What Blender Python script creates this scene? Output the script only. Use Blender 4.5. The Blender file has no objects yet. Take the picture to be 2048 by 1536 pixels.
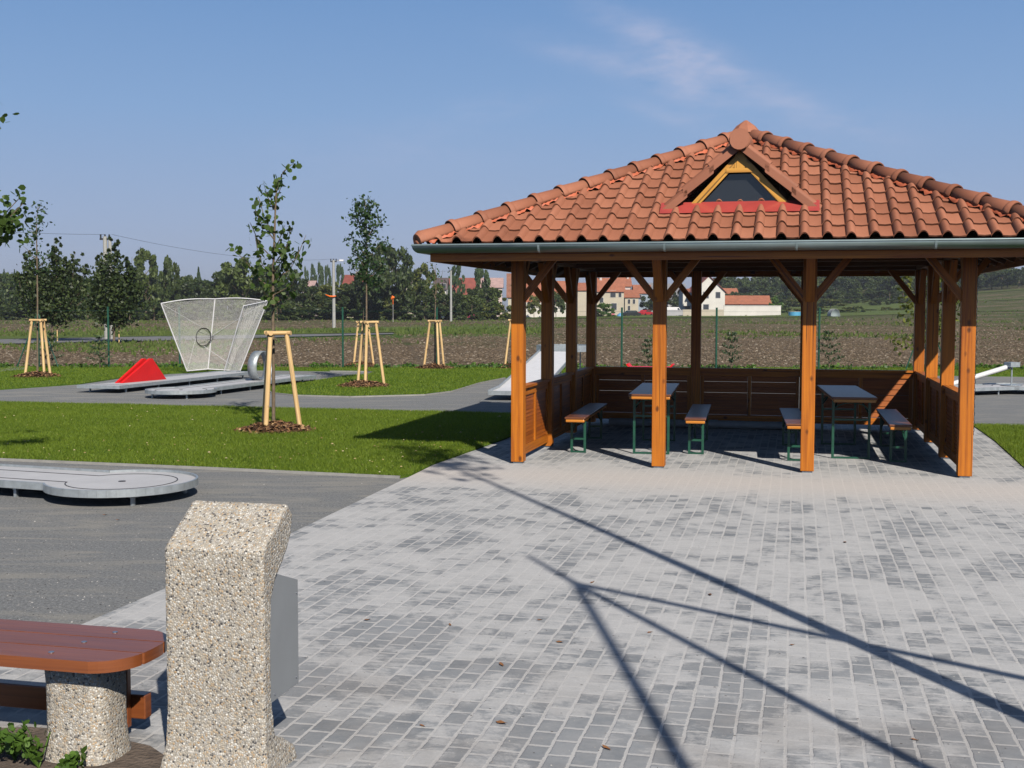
import bpy, math, random
import numpy as np
from mathutils import Vector, Matrix
random.seed(7); RNG = np.random.default_rng(7)
R = math.radians
scn = bpy.context.scene
# ------------------------------------------------------------------ camera
F, PITCH, ROLL, EYE = 2371.0, 0.0626, 0.0016, 1.75
cam_d = bpy.data.cameras.new('camera'); cam = bpy.data.objects.new('camera', cam_d)
scn.collection.objects.link(cam); scn.camera = cam
cam_d.sensor_width = 36; cam_d.lens = 36 * F / 2048; cam_d.clip_start = .05; cam_d.clip_end = 9000
cam.location = (0, 0, EYE)
cam.matrix_world = Matrix.Translation((0, 0, EYE)) @ Matrix.Rotation(R(90) - PITCH, 4, 'X') @ Matrix.Rotation(ROLL, 4, 'Z')
# ------------------------------------------------------------------ light
SUN_EL, SUN_AZ = R(36.5), math.atan2(0.325, -0.946)      # azimuth measured from +Y towards +X
w = bpy.data.worlds.new('World'); scn.world = w; w.use_nodes = True
nt = w.node_tree; nt.nodes.clear()
def wn(t): return nt.nodes.new(t)
sky = wn('ShaderNodeTexSky'); sky.sky_type = 'NISHITA'; sky.sun_disc = False
sky.sun_elevation = SUN_EL; sky.sun_rotation = SUN_AZ
sky.air_density = 1.0; sky.dust_density = 1.3; sky.ozone_density = 2.6; sky.altitude = 200
tc = wn('ShaderNodeTexCoord')
# faint cirrus: direction based
sep = wn('ShaderNodeSeparateXYZ'); nt.links.new(tc.outputs['Generated'], sep.inputs[0])
def math_n(op, a, b=None, clamp=False):
    n = wn('ShaderNodeMath'); n.operation = op; n.use_clamp = clamp
    for i, v in enumerate((a, b)):
        if v is None: continue
        if isinstance(v, (int, float)): n.inputs[i].default_value = v
        else: nt.links.new(v, n.inputs[i])
    return n.outputs[0]
X, Y, Z = sep.outputs
u = math_n('DIVIDE', X, Y); v = math_n('DIVIDE', Z, Y)
def strand(u0, v0, u1, v1, width, amp):
    # soft streak between two sky directions
    L = math.hypot(u1-u0, v1-v0); cx, cy = (u1-u0)/L, (v1-v0)/L
    du = math_n('SUBTRACT', u, u0); dv = math_n('SUBTRACT', v, v0)
    al = math_n('ADD', math_n('MULTIPLY', du, cx), math_n('MULTIPLY', dv, cy))
    pe = math_n('ADD', math_n('MULTIPLY', du, -cy), math_n('MULTIPLY', dv, cx))
    a = math_n('MULTIPLY', math_n('SUBTRACT', al, L/2), 2/L); a = math_n('MULTIPLY', a, a)
    p = math_n('MULTIPLY', pe, 1/width); p = math_n('MULTIPLY', p, p)
    g = math_n('EXPONENT', math_n('MULTIPLY', math_n('ADD', math_n('MULTIPLY', a, 1.4), p), -1.0))
    return math_n('MULTIPLY', g, amp)
def sp(px, py):
    return ((px-1024)/F, (768-py)/F - PITCH)
tot = None
for (a, b, wd, am) in [((1160,20),(1700,260),.013,.9),((1050,90),(1420,190),.012,.75),((1260,60),(1450,240),.022,.9),((1220,200),(1400,260),.007,.5),((860,240),(1090,205),.009,.5),((560,310),(1050,300),.022,.30),((1400,240),(1900,250),.02,.3)]:
    s_ = strand(*sp(*a), *sp(*b), wd, am); tot = s_ if tot is None else math_n('ADD', tot, s_)
mp = wn('ShaderNodeMapping'); mp.inputs['Scale'].default_value = (17, 1, 52); mp.inputs['Rotation'].default_value = (0, R(-22), 0)
nt.links.new(tc.outputs['Generated'], mp.inputs[0])
nz = wn('ShaderNodeTexNoise'); nz.inputs['Scale'].default_value = 1.0; nz.inputs['Detail'].default_value = 7; nz.inputs['Roughness'].default_value = .62
nt.links.new(mp.outputs[0], nz.inputs['Vector'])
cl = math_n('MULTIPLY', tot, math_n('SUBTRACT', nz.outputs[0], .30), True)
cl = math_n('MULTIPLY', cl, 1.5, True)
hz = wn('ShaderNodeMapRange'); nt.links.new(Z, hz.inputs[0])
for i, vv in enumerate((.26, .60, .92, .0)): hz.inputs[i+1].default_value = vv
SK = .050
grad = wn('ShaderNodeValToRGB'); nt.links.new(math_n('MULTIPLY', Z, 2.0), grad.inputs[0]); ge_ = grad.color_ramp.elements
while len(ge_) < 4: ge_.new(.5)
for e_, (p_, c_) in zip(ge_, [(0, (.41,.46,.60)), (.14, (.325,.425,.63)), (.32, (.23,.378,.635)), (.56, (.135,.282,.56))]):
    e_.position = p_; e_.color = (*c_, 1)
gs = wn('ShaderNodeVectorMath'); gs.operation = 'SCALE'; nt.links.new(grad.outputs[0], gs.inputs[0]); gs.inputs[3].default_value = 1/SK
mx0 = wn('ShaderNodeMixRGB'); nt.links.new(hz.outputs[0], mx0.inputs[0]); nt.links.new(sky.outputs[0], mx0.inputs[1]); nt.links.new(gs.outputs[0], mx0.inputs[2])
mx = wn('ShaderNodeMixRGB'); nt.links.new(cl, mx.inputs[0]); nt.links.new(mx0.outputs[0], mx.inputs[1]); mx.inputs[2].default_value = (.50/SK, .52/SK, .68/SK, 1)
bg = wn('ShaderNodeBackground'); bg.inputs[1].default_value = SK
nt.links.new(mx.outputs[0], bg.inputs[0]); wo = wn('ShaderNodeOutputWorld'); nt.links.new(bg.outputs[0], wo.inputs[0])
sd = bpy.data.lights.new('sun', 'SUN'); sd.energy = 4.9; sd.angle = R(.55); sd.color = (1, .93, .82)
so = bpy.data.objects.new('sun', sd); scn.collection.objects.link(so)
SD = Vector((math.sin(SUN_AZ)*math.cos(SUN_EL), math.cos(SUN_AZ)*math.cos(SUN_EL), math.sin(SUN_EL)))
HAZE = .0003
so.rotation_euler = SD.to_track_quat('Z', 'Y').to_euler()
scn.view_settings.view_transform = 'Standard'; scn.view_settings.look = 'None'; scn.view_settings.exposure = .12; scn.view_settings.gamma = 1
scn.cycles.max_bounces = 6; scn.cycles.diffuse_bounces = 0

# ------------------------------------------------------------------ helpers
def tag(o, label=None, cat=None, group=None, kind=None):
    if label: o['label'] = label
    if cat: o['category'] = cat
    if group: o['group'] = group
    if kind: o['kind'] = kind
    return o
def empty(name, loc=(0,0,0), rz=0, **k):
    o = bpy.data.objects.new(name, None); scn.collection.objects.link(o)
    o.location = loc; o.rotation_euler = (0, 0, rz); o.empty_display_size = .2
    return tag(o, **k)
class MB:
    def __init__(s): s.v = []; s.f = []; s.uv = []; s.mi = []; s.sm = []
    def add(s, vs, fs, uvs=None, mi=0, smooth=False):
        n = len(s.v); s.v += [tuple(p) for p in vs]
        for k, f in enumerate(fs):
            s.f.append([i+n for i in f]); s.uv.append(uvs[k] if uvs else [(0, 0)]*len(f)); s.mi.append(mi); s.sm.append(smooth)
        return s
    def beam(s, p0, p1, w_, h_, up=(0,0,1), mi=0):
        p0 = Vector(p0); p1 = Vector(p1); d = p1-p0; L = d.length; d.normalize()
        up = Vector(up)
        if abs(d.dot(up)) > .98: up = Vector((0, 1, 0))
        sx = d.cross(up).normalized(); uu = sx.cross(d).normalized()
        c = [(-1,-1),(1,-1),(1,1),(-1,1)]
        vs = [p0+sx*a*w_/2+uu*b*h_/2 for a, b in c]+[p1+sx*a*w_/2+uu*b*h_/2 for a, b in c]
        o = random.random()*50; fs = []; uv = []
        for k in range(4):
            k2 = (k+1) % 4; ww = w_ if k % 2 == 0 else h_
            fs.append([k, k2, k2+4, k+4]); q = o+k*3.3; uv.append([(o, q), (o, q+ww), (o+L, q+ww), (o+L, q)])
        fs += [[3,2,1,0],[4,5,6,7]]; uv += [[(o, o),(o+.02, o),(o+.02, o+w_),(o, o+w_)]]*2
        return s.add(vs, [f[::-1] for f in fs], [q[::-1] for q in uv], mi)
    def box(s, x0, x1, y0, y1, z0, z1, mi=0):
        dx, dy, dz = x1-x0, y1-y0, z1-z0; m = max(dx, dy, dz); cx, cy, cz = (x0+x1)/2, (y0+y1)/2, (z0+z1)/2
        if m == dx: return s.beam((x0,cy,cz),(x1,cy,cz), dy, dz, (0,0,1), mi)
        if m == dy: return s.beam((cx,y0,cz),(cx,y1,cz), dx, dz, (0,0,1), mi)
        return s.beam((cx,cy,z0),(cx,cy,z1), dx, dy, (0,1,0), mi)
    def tube(s, pts, r, n=8, caps=True, smooth=True, mi=0):
        pts = [Vector(p) for p in pts]; rs = r if isinstance(r, (list, tuple)) else [r]*len(pts)
        vs = []; fs = []; uv = []; ref = None; L = random.random()*20
        for i, p in enumerate(pts):
            d = (pts[min(i+1, len(pts)-1)]-pts[max(i-1, 0)]).normalized()
            if ref is None: ref = Vector((0,0,1)) if abs(d.z) < .9 else Vector((1,0,0))
            a = d.cross(ref).normalized(); b = a.cross(d).normalized(); ref = b
            for k in range(n):
                t = 2*math.pi*k/n; vs.append(p+a*math.cos(t)*rs[i]+b*math.sin(t)*rs[i])
        for i in range(len(pts)-1):
            dl = (pts[i+1]-pts[i]).length
            for k in range(n):
                k2 = (k+1) % n; fs.append([i*n+k, (i+1)*n+k, (i+1)*n+k2, i*n+k2])
                c0, c1 = k/n*.3, (k+1)/n*.3; uv.append([(L, c0), (L+dl, c0), (L+dl, c1), (L, c1)])
            L += dl
        s.add(vs, fs, uv, mi, smooth)
        if caps:
            m = (len(pts)-1)*n
            s.add(vs[:n], [list(range(n))], None, mi); s.add(vs[m:m+n], [list(range(n))[::-1]], None, mi)
        return s
    def prism(s, poly, z0, z1, mi=0, smooth=False):   # poly xy ccw
        n = len(poly); vs = [(x, y, z0) for x, y in poly]+[(x, y, z1) for x, y in poly]
        s.add(vs, [[k, (k+1) % n, (k+1) % n+n, k+n] for k in range(n)], None, mi, smooth)
        s.add(vs, [list(range(n))[::-1], [k+n for k in range(n)]], None, mi)
        return s
    def build(s, name, mat=None, parent=None, bevel=0, **k):
        me = bpy.data.meshes.new(name); me.from_pydata(s.v, [], s.f)
        ul = me.uv_layers.new(name='UVMap'); fl = [c for f in s.uv for q in f for c in q]
        ul.data.foreach_set('uv', fl)
        mats = mat if isinstance(mat, (list, tuple)) else [mat]
        for m in mats: me.materials.append(m)
        me.polygons.foreach_set('material_index', s.mi); me.polygons.foreach_set('use_smooth', s.sm)
        me.update(); o = bpy.data.objects.new(name, me); scn.collection.objects.link(o)
        if parent: o.parent = parent
        if bevel:
            b = o.modifiers.new('b', 'BEVEL'); b.width = bevel; b.segments = 2; b.limit_method = 'ANGLE'
        return tag(o, **k)
def np_mesh(name, V, quads, mat, parent=None, smooth=False, **k):
    """V (n,3), quads (m,k) arrays"""
    me = bpy.data.meshes.new(name); m, c = quads.shape
    me.vertices.add(len(V)); me.vertices.foreach_set('co', np.asarray(V, np.float32).ravel())
    me.loops.add(m*c); me.loops.foreach_set('vertex_index', quads.astype(np.int32).ravel())
    me.polygons.add(m); me.polygons.foreach_set('loop_start', np.arange(0, m*c, c, dtype=np.int32))
    try: me.polygons.foreach_set('loop_total', np.full(m, c, np.int32))
    except Exception: pass
    me.materials.append(mat); me.update(calc_edges=True); me.validate()
    if smooth: me.polygons.foreach_set('use_smooth', [True]*len(me.polygons))
    o = bpy.data.objects.new(name, me); scn.collection.objects.link(o)
    if parent: o.parent = parent
    return tag(o, **k)
def link_copy(o, parent=None):
    c = o.copy(); scn.collection.objects.link(c)
    if parent: c.parent = parent
    return c
def copy_tree(o, loc, rz=None, sc=None, label=None):
    c = link_copy(o); c.location = loc
    if rz is not None: c.rotation_euler = (0, 0, rz)
    if sc is not None: c.scale = sc
    if label: c['label'] = label
    for ch in list(o.children):
        d = link_copy(ch, c)
        for g2 in list(ch.children): link_copy(g2, d)
    return c
# pixel of the 2048 photo -> world point on a level plane, or at a given distance Y
def ray(px, py):
    cr, sr = math.cos(ROLL), math.sin(ROLL); a = px-1024; b = py-768
    X_ = cr*a+sr*b; Y_ = -sr*a+cr*b; c, s = math.cos(PITCH), math.sin(PITCH)
    return X_, F*c-Y_*s, -F*s-Y_*c
def gp(px, py, z=0.):
    d = ray(px, py); t = (z-EYE)/d[2]; return Vector((d[0]*t, d[1]*t, z))
def at(px, py, Yd):
    d = ray(px, py); t = Yd/d[1]; return Vector((d[0]*t, Yd, EYE+d[2]*t))
# ------------------------------------------------------------------ materials
def newmat(name):
    m = bpy.data.materials.new(name); m.use_nodes = True; t = m.node_tree
    return m, t, t.nodes['Principled BSDF']
class NT:
    def __init__(s, t): s.t = t
    def n(s, typ, **k):
        q = s.t.nodes.new(typ)
        for a, b in k.items(): setattr(q, a, b)
        return q
    def l(s, a, b): s.t.links.new(a, b)
    def val(s, inp, v):
        if isinstance(v, (int, float, tuple)): inp.default_value = v
        else: s.l(v, inp)
    def noise(s, vec, scale, det=4, rough=.55, dist=0):
        q = s.n('ShaderNodeTexNoise'); q.inputs['Scale'].default_value = scale; q.inputs['Detail'].default_value = det
        q.inputs['Roughness'].default_value = rough; q.inputs['Distortion'].default_value = dist
        if vec is not None: s.l(vec, q.inputs['Vector'])
        return q.outputs[0]
    def ramp(s, fac, stops):
        q = s.n('ShaderNodeValToRGB'); e = q.color_ramp.elements
        while len(e) < len(stops): e.new(.5)
        for i, (p, c) in enumerate(stops):
            e[i].position = p; e[i].color = (c, c, c, 1) if isinstance(c, (int, float)) else (*c, 1)
        s.l(fac, q.inputs[0]); return q.outputs[0]
    def mix(s, fac, a, b, mode='MIX'):
        q = s.n('ShaderNodeMixRGB', blend_type=mode)
        for i, v in enumerate((fac, a, b)):
            if isinstance(v, tuple) and len(v) == 3: v = (*v, 1)
            s.val(q.inputs[i], v)
        return q.outputs[0]
    def math(s, op, a, b=None, c=None, clamp=False):
        q = s.n('ShaderNodeMath', operation=op, use_clamp=clamp)
        for i, v in enumerate((a, b, c)):
            if v is not None: s.val(q.inputs[i], v)
        return q.outputs[0]
    def bump(s, h, strength, dist, bsdf):
        q = s.n('ShaderNodeBump'); q.inputs['Strength'].default_value = strength; q.inputs['Distance'].default_value = dist
        s.l(h, q.inputs['Height']); s.l(q.outputs[0], bsdf.inputs['Normal'])
    def coord(s, kind='Object'): return s.n('ShaderNodeTexCoord').outputs[kind]
    def pos(s): return s.n('ShaderNodeNewGeometry').outputs['Position']
    def mapv(s, vec, scale=(1,1,1), rot=(0,0,0), loc=(0,0,0)):
        q = s.n('ShaderNodeMapping'); q.inputs['Scale'].default_value = scale; q.inputs['Rotation'].default_value = rot; q.inputs['Location'].default_value = loc
        s.l(vec, q.inputs[0]); return q.outputs[0]
def basic(name, col, rough=.6, var=.15, scale=8, metal=0, bump=0, bscale=60, bdist=.004, coat=0, spec=.5):
    m, t, b = newmat(name); N = NT(t); co = N.coord()
    n1 = N.noise(co, scale, 5)
    c0 = tuple(c*(1-var) for c in col); c1 = tuple(min(1, c*(1+var)) for c in col)
    N.l(N.ramp(n1, [(.3, c0), (.7, c1)]), b.inputs['Base Color'])
    b.inputs['Roughness'].default_value = rough; b.inputs['Metallic'].default_value = metal
    b.inputs['Coat Weight'].default_value = coat; b.inputs['Specular IOR Level'].default_value = spec
    if bump: N.bump(N.noise(co, bscale, 3), bump, bdist, b)
    return m
def wood(name, c_dark, c_light, rough=.5, knots=True, coat=0, grain=(1.2, 26)):
    m, t, b = newmat(name); N = NT(t); uv = N.coord('UV')
    g = N.noise(N.mapv(uv, (grain[0], grain[1], 1)), 1, 5, .6, .6)
    big = N.noise(N.mapv(uv, (.7, 3, 1)), 1, 3)
    f = N.math('ADD', N.math('MULTIPLY', g, .65), N.math('MULTIPLY', big, .35))
    col = N.ramp(f, [(.34, c_dark), (.58, c_light)])
    h = g
    if knots:
        vr = N.n('ShaderNodeTexVoronoi'); vr.inputs['Scale'].default_value = 1; N.l(N.mapv(uv, (4.2, 7.0, 1)), vr.inputs['Vector'])
        dd = N.math('ADD', vr.outputs['Distance'], N.math('MULTIPLY', N.noise(N.mapv(uv, (8, 40, 1)), 1, 3), .10))
        k = N.ramp(dd, [(.13, 1), (.23, 0)])
        # only some cells carry a knot
        sep_ = N.n('ShaderNodeSeparateColor'); N.l(vr.outputs['Color'], sep_.inputs[0])
        on = N.math('GREATER_THAN', sep_.outputs[0], .45); k = N.math('MULTIPLY', k, on)
        col = N.mix(N.math('MULTIPLY', k, .85), col, tuple(c*.22 for c in c_dark))
    if knots:
        ck = N.noise(N.mapv(uv, (.55, 42, 1), loc=(3, 7, 0)), 1, 2, .5, .2); ckm = N.math('MULTIPLY', N.ramp(ck, [(.655, 0), (.675, 1)]), .8)
        col = N.mix(ckm, col, tuple(c*.15 for c in c_dark)); gr = N.noise(N.coord(), 1.7, 4, .6); col = N.mix(N.math('MULTIPLY', N.ramp(gr, [(.45, 0), (.7, 1)]), .28), col, c_dark)
    N.l(col, b.inputs['Base Color']); b.inputs['Roughness'].default_value = rough; b.inputs['Coat Weight'].default_value = coat; b.inputs['Coat Roughness'].default_value = .25
    N.bump(h, .25, .003, b)
    return m
def leafmat(name, c0, c1, trans=.35, rough=.5):
    m, t, b = newmat(name); N = NT(t)
    ge = N.n('ShaderNodeNewGeometry'); r_ = ge.outputs['Random Per Island']
    oi = N.n('ShaderNodeObjectInfo').outputs['Random']
    n1 = N.noise(N.coord(), .9, 3)
    f = N.math('ADD', N.math('MULTIPLY', r_, .55), N.math('MULTIPLY', n1, .45)); f = N.math('ADD', f, N.math('MULTIPLY', N.math('SUBTRACT', oi, .5), .25))
    col = N.ramp(f, [(.2, c0), (.75, c1)])
    N.l(col, b.inputs['Base Color']); b.inputs['Roughness'].default_value = rough; b.inputs['Specular IOR Level'].default_value = .35
    tr = N.n('ShaderNodeBsdfTranslucent'); N.l(N.mix(.5, col, (c1[0]*1.6, c1[1]*1.6, c1[2]*.8)), tr.inputs[0])
    mxs = N.n('ShaderNodeMixShader'); mxs.inputs[0].default_value = trans
    N.l(b.outputs[0], mxs.inputs[1]); N.l(tr.outputs[0], mxs.inputs[2]); N.l(mxs.outputs[0], t.nodes['Material Output'].inputs[0])
    return m
M = {}
M['wood'] = wood('orange_wood', (.27,.060,.004), (.60,.185,.010), .5, grain=(.9, 34))
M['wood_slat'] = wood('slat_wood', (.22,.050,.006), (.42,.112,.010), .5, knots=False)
M['wood_gable'] = wood('gable_wood', (.46,.20,.03), (.72,.36,.06), .45)
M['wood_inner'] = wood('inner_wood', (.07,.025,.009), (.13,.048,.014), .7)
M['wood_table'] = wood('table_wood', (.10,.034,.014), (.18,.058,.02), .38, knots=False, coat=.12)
M['wood_edge'] = wood('edge_wood', (.45,.15,.02), (.7,.26,.03), .35, knots=False, coat=.3)
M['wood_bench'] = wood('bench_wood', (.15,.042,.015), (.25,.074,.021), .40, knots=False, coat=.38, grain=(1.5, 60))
M['stake'] = wood('stake_wood', (.50,.30,.12), (.78,.55,.27), .65)
M['green_steel'] = basic('green_steel', (.012,.075,.045), .4, .2)
M['galv'] = basic('galvanised', (.44,.48,.50), .42, .16, 14, metal=.55, bump=.1, bscale=20)
M['zinc'] = basic('zinc_gutter', (.30,.38,.39), .38, .12, 3, metal=.6)
M['slab'] = basic('lane_slab', (.50,.50,.52), .65, .07, 3, bump=.1, bscale=200, bdist=.001)
M['line'] = basic('lane_line', (.05,.05,.06), .6)
M['red'] = basic('red_paint', (.72,.012,.012), .45, .08, 3)
M['flash'] = basic('red_flashing', (.42,.065,.055), .32, .15, 3, coat=.4)
M['felt'] = basic('orange_felt', (.52,.13,.06), .6, .15, 6)
M['white'] = basic('white_paint', (.72,.72,.74), .5, .05)
M['net'] = basic('net_cord', (.78,.78,.76), .8, .05)
M['black'] = basic('black_iron', (.02,.02,.022), .5)
M['pipe'] = basic('grey_pipe', (.33,.34,.35), .5, .1)
M['binmetal'] = basic('grey_sheet', (.27,.285,.30), .45, .05, 5, metal=.1)
M['bolt'] = basic('bolt', (.35,.37,.42), .3, .1, metal=.8)
M['bark'] = basic('bark', (.16,.12,.08), .9, .3, 20, bump=.5, bscale=40)
M['conc'] = basic('concrete_pole', (.36,.36,.34), .85, .12, 4)
M['mulch'] = basic('mulch', (.105,.052,.026), .9, .5, 40, bump=.9, bscale=60, bdist=.02)
M['curb'] = basic('curb', (.30,.295,.28), .85, .15, 9, bump=.3, bscale=80)
def chipmat():
    m, t, b = newmat('bark_chips'); N = NT(t); r_ = N.n('ShaderNodeNewGeometry').outputs['Random Per Island']
    N.l(N.ramp(r_, [(0, (.06,.028,.015)), (.5, (.17,.08,.035)), (.85, (.26,.14,.06)), (1, (.45,.30,.16))]), b.inputs['Base Color']); b.inputs['Roughness'].default_value = .85
    return m
M['chips'] = chipmat()
def tilemat():
    m, t, b = newmat('clay_tile'); N = NT(t); co = N.coord(); uv = N.coord('UV')
    wnz = N.n('ShaderNodeTexWhiteNoise', noise_dimensions='2D')
    fl = N.n('ShaderNodeVectorMath', operation='FLOOR'); N.l(uv, fl.inputs[0]); N.l(fl.outputs[0], wnz.inputs['Vector'])
    n1 = N.noise(co, 2.2, 4); n2 = N.noise(co, 45, 4, .7)
    f = N.math('ADD', N.math('ADD', N.math('MULTIPLY', wnz.outputs['Value'], .38), N.math('MULTIPLY', n1, .38)), N.math('MULTIPLY', n2, .24))
    N.l(N.ramp(f, [(.2, (.235,.086,.047)), (.5, (.34,.126,.070)), (.85, (.44,.178,.104))]), b.inputs['Base Color'])
    b.inputs['Roughness'].default_value = .72; N.bump(n2, .2, .003, b)
    return m
M['tile'] = tilemat()
def pebble(name, sc, joint):
    m, t, b = newmat(name); N = NT(t); co = N.coord()
    warp = N.n('ShaderNodeVectorMath', operation='ADD'); N.l(co, warp.inputs[0])
    v1 = N.n('ShaderNodeTexVoronoi'); v1.inputs['Scale'].default_value = sc; N.l(co, v1.inputs['Vector'])
    sp_ = N.n('ShaderNodeSeparateColor'); N.l(v1.outputs['Color'], sp_.inputs[0])
    col = N.ramp(sp_.outputs[0], [(0, (.045,.045,.05)), (.09, (.10,.095,.10)), (.10, (.34,.31,.27)), (.35, (.52,.46,.37)), (.52, (.46,.31,.17)), (.60, (.36,.35,.34)), (.70, (.58,.54,.48)), (.9, (.74,.72,.67)), (1, (.24,.21,.19))])
    e = N.n('ShaderNodeTexVoronoi', feature='DISTANCE_TO_EDGE'); e.inputs['Scale'].default_value = sc; N.l(co, e.inputs['Vector'])
    ed = N.ramp(e.outputs['Distance'], [(.02, 0), (.16, 1)])
    big = N.noise(co, 3, 3)
    col = N.mix(ed, N.mix(big, joint, tuple(c*.8 for c in joint)), col)
    N.l(col, b.inputs['Base Color']); b.inputs['Roughness'].default_value = .7
    h = N.math('SUBTRACT', 1.0, N.math('MULTIPLY', v1.outputs['Distance'], 1.0))
    N.bump(h, .65, .005, b); return m
M['pebble'] = pebble('washed_pebble_concrete', 128, (.37,.34,.29))
def groundmats():
    G0 = (-.2341)
    # --- pavers
    m, t, b = newmat('paver'); N = NT(t); P = N.pos()
    L = N.mapv(P, rot=(0, 0, .2341)); 
    sp_ = N.n('ShaderNodeSeparateXYZ'); N.l(L, sp_.inputs[0]); a, bb = sp_.outputs[0], sp_.outputs[1]
    wob = N.noise(P, 2.5, 2); a = N.math('ADD', a, N.math('MULTIPLY', wob, .02)); bb = N.math('ADD', bb, N.math('MULTIPLY', N.noise(N.mapv(P, loc=(5, 3, 0)), 3, 2), .03))
    WP, LP = .101, .152
    ra = N.math('DIVIDE', a, WP); row = N.math('FLOOR', ra); fa = N.math('FRACT', ra)
    off = N.math('MULTIPLY', N.math('MODULO', N.math('ABSOLUTE', row), 2.0), .5)
    wr = N.n('ShaderNodeTexWhiteNoise', noise_dimensions='1D'); N.l(row, wr.inputs['W']); off = N.math('ADD', off, N.math('MULTIPLY', wr.outputs[0], .22))
    rb = N.math('ADD', N.math('DIVIDE', bb, LP), off); col_i = N.math('FLOOR', rb); fb = N.math('FRACT', rb)
    da = N.math('MULTIPLY', N.math('MINIMUM', fa, N.math('SUBTRACT', 1.0, fa)), WP)
    db = N.math('MULTIPLY', N.math('MINIMUM', fb, N.math('SUBTRACT', 1.0, fb)), LP)
    cb = N.n('ShaderNodeCombineXYZ'); N.l(row, cb.inputs[0]); N.l(col_i, cb.inputs[1])
    wn2 = N.n('ShaderNodeTexWhiteNoise', noise_dimensions='2D'); N.l(cb.outputs[0], wn2.inputs['Vector']); rnd = wn2.outputs['Value']
    jn = N.noise(P, 60, 3, .7)
    jw = N.math('ADD', N.math('MULTIPLY', jn, .012), N.math('MULTIPLY', N.noise(P, 14, 3), .010)); ja = N.ramp(N.math('ADD', N.math('SUBTRACT', da, jw), .0058), [(0, 1), (.0040, 0)])
    jb = N.ramp(N.math('ADD', N.math('SUBTRACT', db, jw), .0045), [(0, 1), (.0045, 0)])
    j = N.math('MAXIMUM', ja, N.math('MULTIPLY', jb, .85))
    fine = N.noise(P, 95, 5, .85)
    stone = N.ramp(N.math('ADD', N.math('MULTIPLY', rnd, .55), N.math('MULTIPLY', fine, .45)), [(.22, (.205,.220,.241)), (.8, (.30,.315,.337))])
    # swept sand lying in drifts: streaky along b, heavy near the pavilion
    big = N.noise(N.mapv(L, (1.0, .9, 1)), 1.7, 8, .72, .5)
    st = N.noise(N.mapv(L, (3.5, 15, 1)), 1.6, 5, .75, .8)
    blot = N.noise(N.mapv(P, (4.5, 6, 1)), 1, 6, .75)
    perst = N.math('MULTIPLY', N.math('SUBTRACT', rnd, .5), .09)
    # drift band in front of the posts (in pavilion coordinates)
    bandc = N.math('SUBTRACT', bb, 12.1)
    band = N.math('EXPONENT', N.math('MULTIPLY', N.math('MULTIPLY', bandc, bandc), -1.6))
    ac = N.math('SUBTRACT', a, 0.5)
    side = N.ramp(a, [(.0, 0), (.18, 1)])   # filled below
    k = N.math('ADD', N.math('MULTIPLY', big, 1.0), N.math('MULTIPLY', st, .26)); k = N.math('ADD', k, N.math('MULTIPLY', blot, .34)); k = N.math('ADD', k, perst)
    k = N.math('ADD', k, N.math('MULTIPLY', band, .30))
    gain = N.ramp(N.math('DIVIDE', bb, 20.0), [(.20, .0), (.36, .11), (.7, .06)])
    k = N.math('ADD', k, gain)
    sand = N.ramp(k, [(.81, 0), (.88, .66), (.99, .93)])
    sandc = N.mix(N.noise(P, 7, 4), (.49,.488,.49), (.61,.608,.615))
    sandc = N.mix(N.math('MULTIPLY', band, .8), sandc, (.66,.60,.56))
    jointc = (.52,.51,.505)
    cfull = N.mix(N.math('MULTIPLY', j, .95), stone, jointc)
    cfull = N.mix(N.math('MULTIPLY', N.ramp(blot, [(.38, 0), (.66, 1)]), .45), cfull, (.42,.415,.42))
    cfull = N.mix(N.math('MULTIPLY', sand, N.math('SUBTRACT', 1.0, N.math('MULTIPLY', N.ramp(fine, [(.35, 0), (.6, 1)]), .18))), cfull, N.mix(N.ramp(N.noise(P, 75, 4, .8), [(.4, 0), (.62, .22)]), sandc, (.25,.24,.23)))
    # brown dirt near the foreground bench
    dirt = N.noise(N.mapv(P, loc=(9, 1, 0)), 1.3, 5, .6)
    near = N.ramp(N.math('DIVIDE', bb, 20.0), [(.17, 1), (.32, 0)])
    dm = N.math('MULTIPLY', N.ramp(dirt, [(.45, 0), (.62, 1)]), near)
    cfull = N.mix(N.math('MULTIPLY', dm, .5), cfull, (.20,.165,.14))
    spk = N.n('ShaderNodeTexVoronoi'); spk.inputs['Scale'].default_value = 9; N.l(P, spk.inputs['Vector'])
    cfull = N.mix(N.math('MULTIPLY', N.math('LESS_THAN', spk.outputs['Distance'], .055), .7), cfull, (.05,.04,.035))
    N.l(cfull, b.inputs['Base Color']); b.inputs['Roughness'].default_value = .9; b.inputs['Specular IOR Level'].default_value = .2
    h = N.math('ADD', N.math('MULTIPLY', N.math('SUBTRACT', 1.0, j), N.math('SUBTRACT', 1.0, sand)), N.math('MULTIPLY', fine, .35)); h = N.math('ADD', h, N.math('MULTIPLY', sand, .75)); h = N.math('ADD', h, N.math('MULTIPLY', rnd, .25))
    N.bump(h, .55, .006, b); M['paver'] = m
    # --- fine grey gravel
    m, t, b = newmat('fine_gravel'); N = NT(t); P = N.pos()
    g = N.noise(P, 48, 6, .9); g2 = N.noise(P, 1.1, 5, .6); g3 = N.noise(N.mapv(P, (.5, 2.6, 1), (0, 0, .35)), 1.2, 5, .65, 1.2)
    c = N.ramp(g, [(.36, (.090,.097,.104)), (.5, (.195,.203,.212)), (.62, (.34,.345,.35))])
    c = N.mix(N.math('MULTIPLY', N.ramp(g3, [(.48, 0), (.62, 1)]), .62), c, (.33,.315,.285)); c = N.mix(N.math('MULTIPLY', g2, .25), c, (.18,.175,.165))
    vo = N.n('ShaderNodeTexVoronoi'); vo.inputs['Scale'].default_value = 14; N.l(P, vo.inputs['Vector'])
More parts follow.
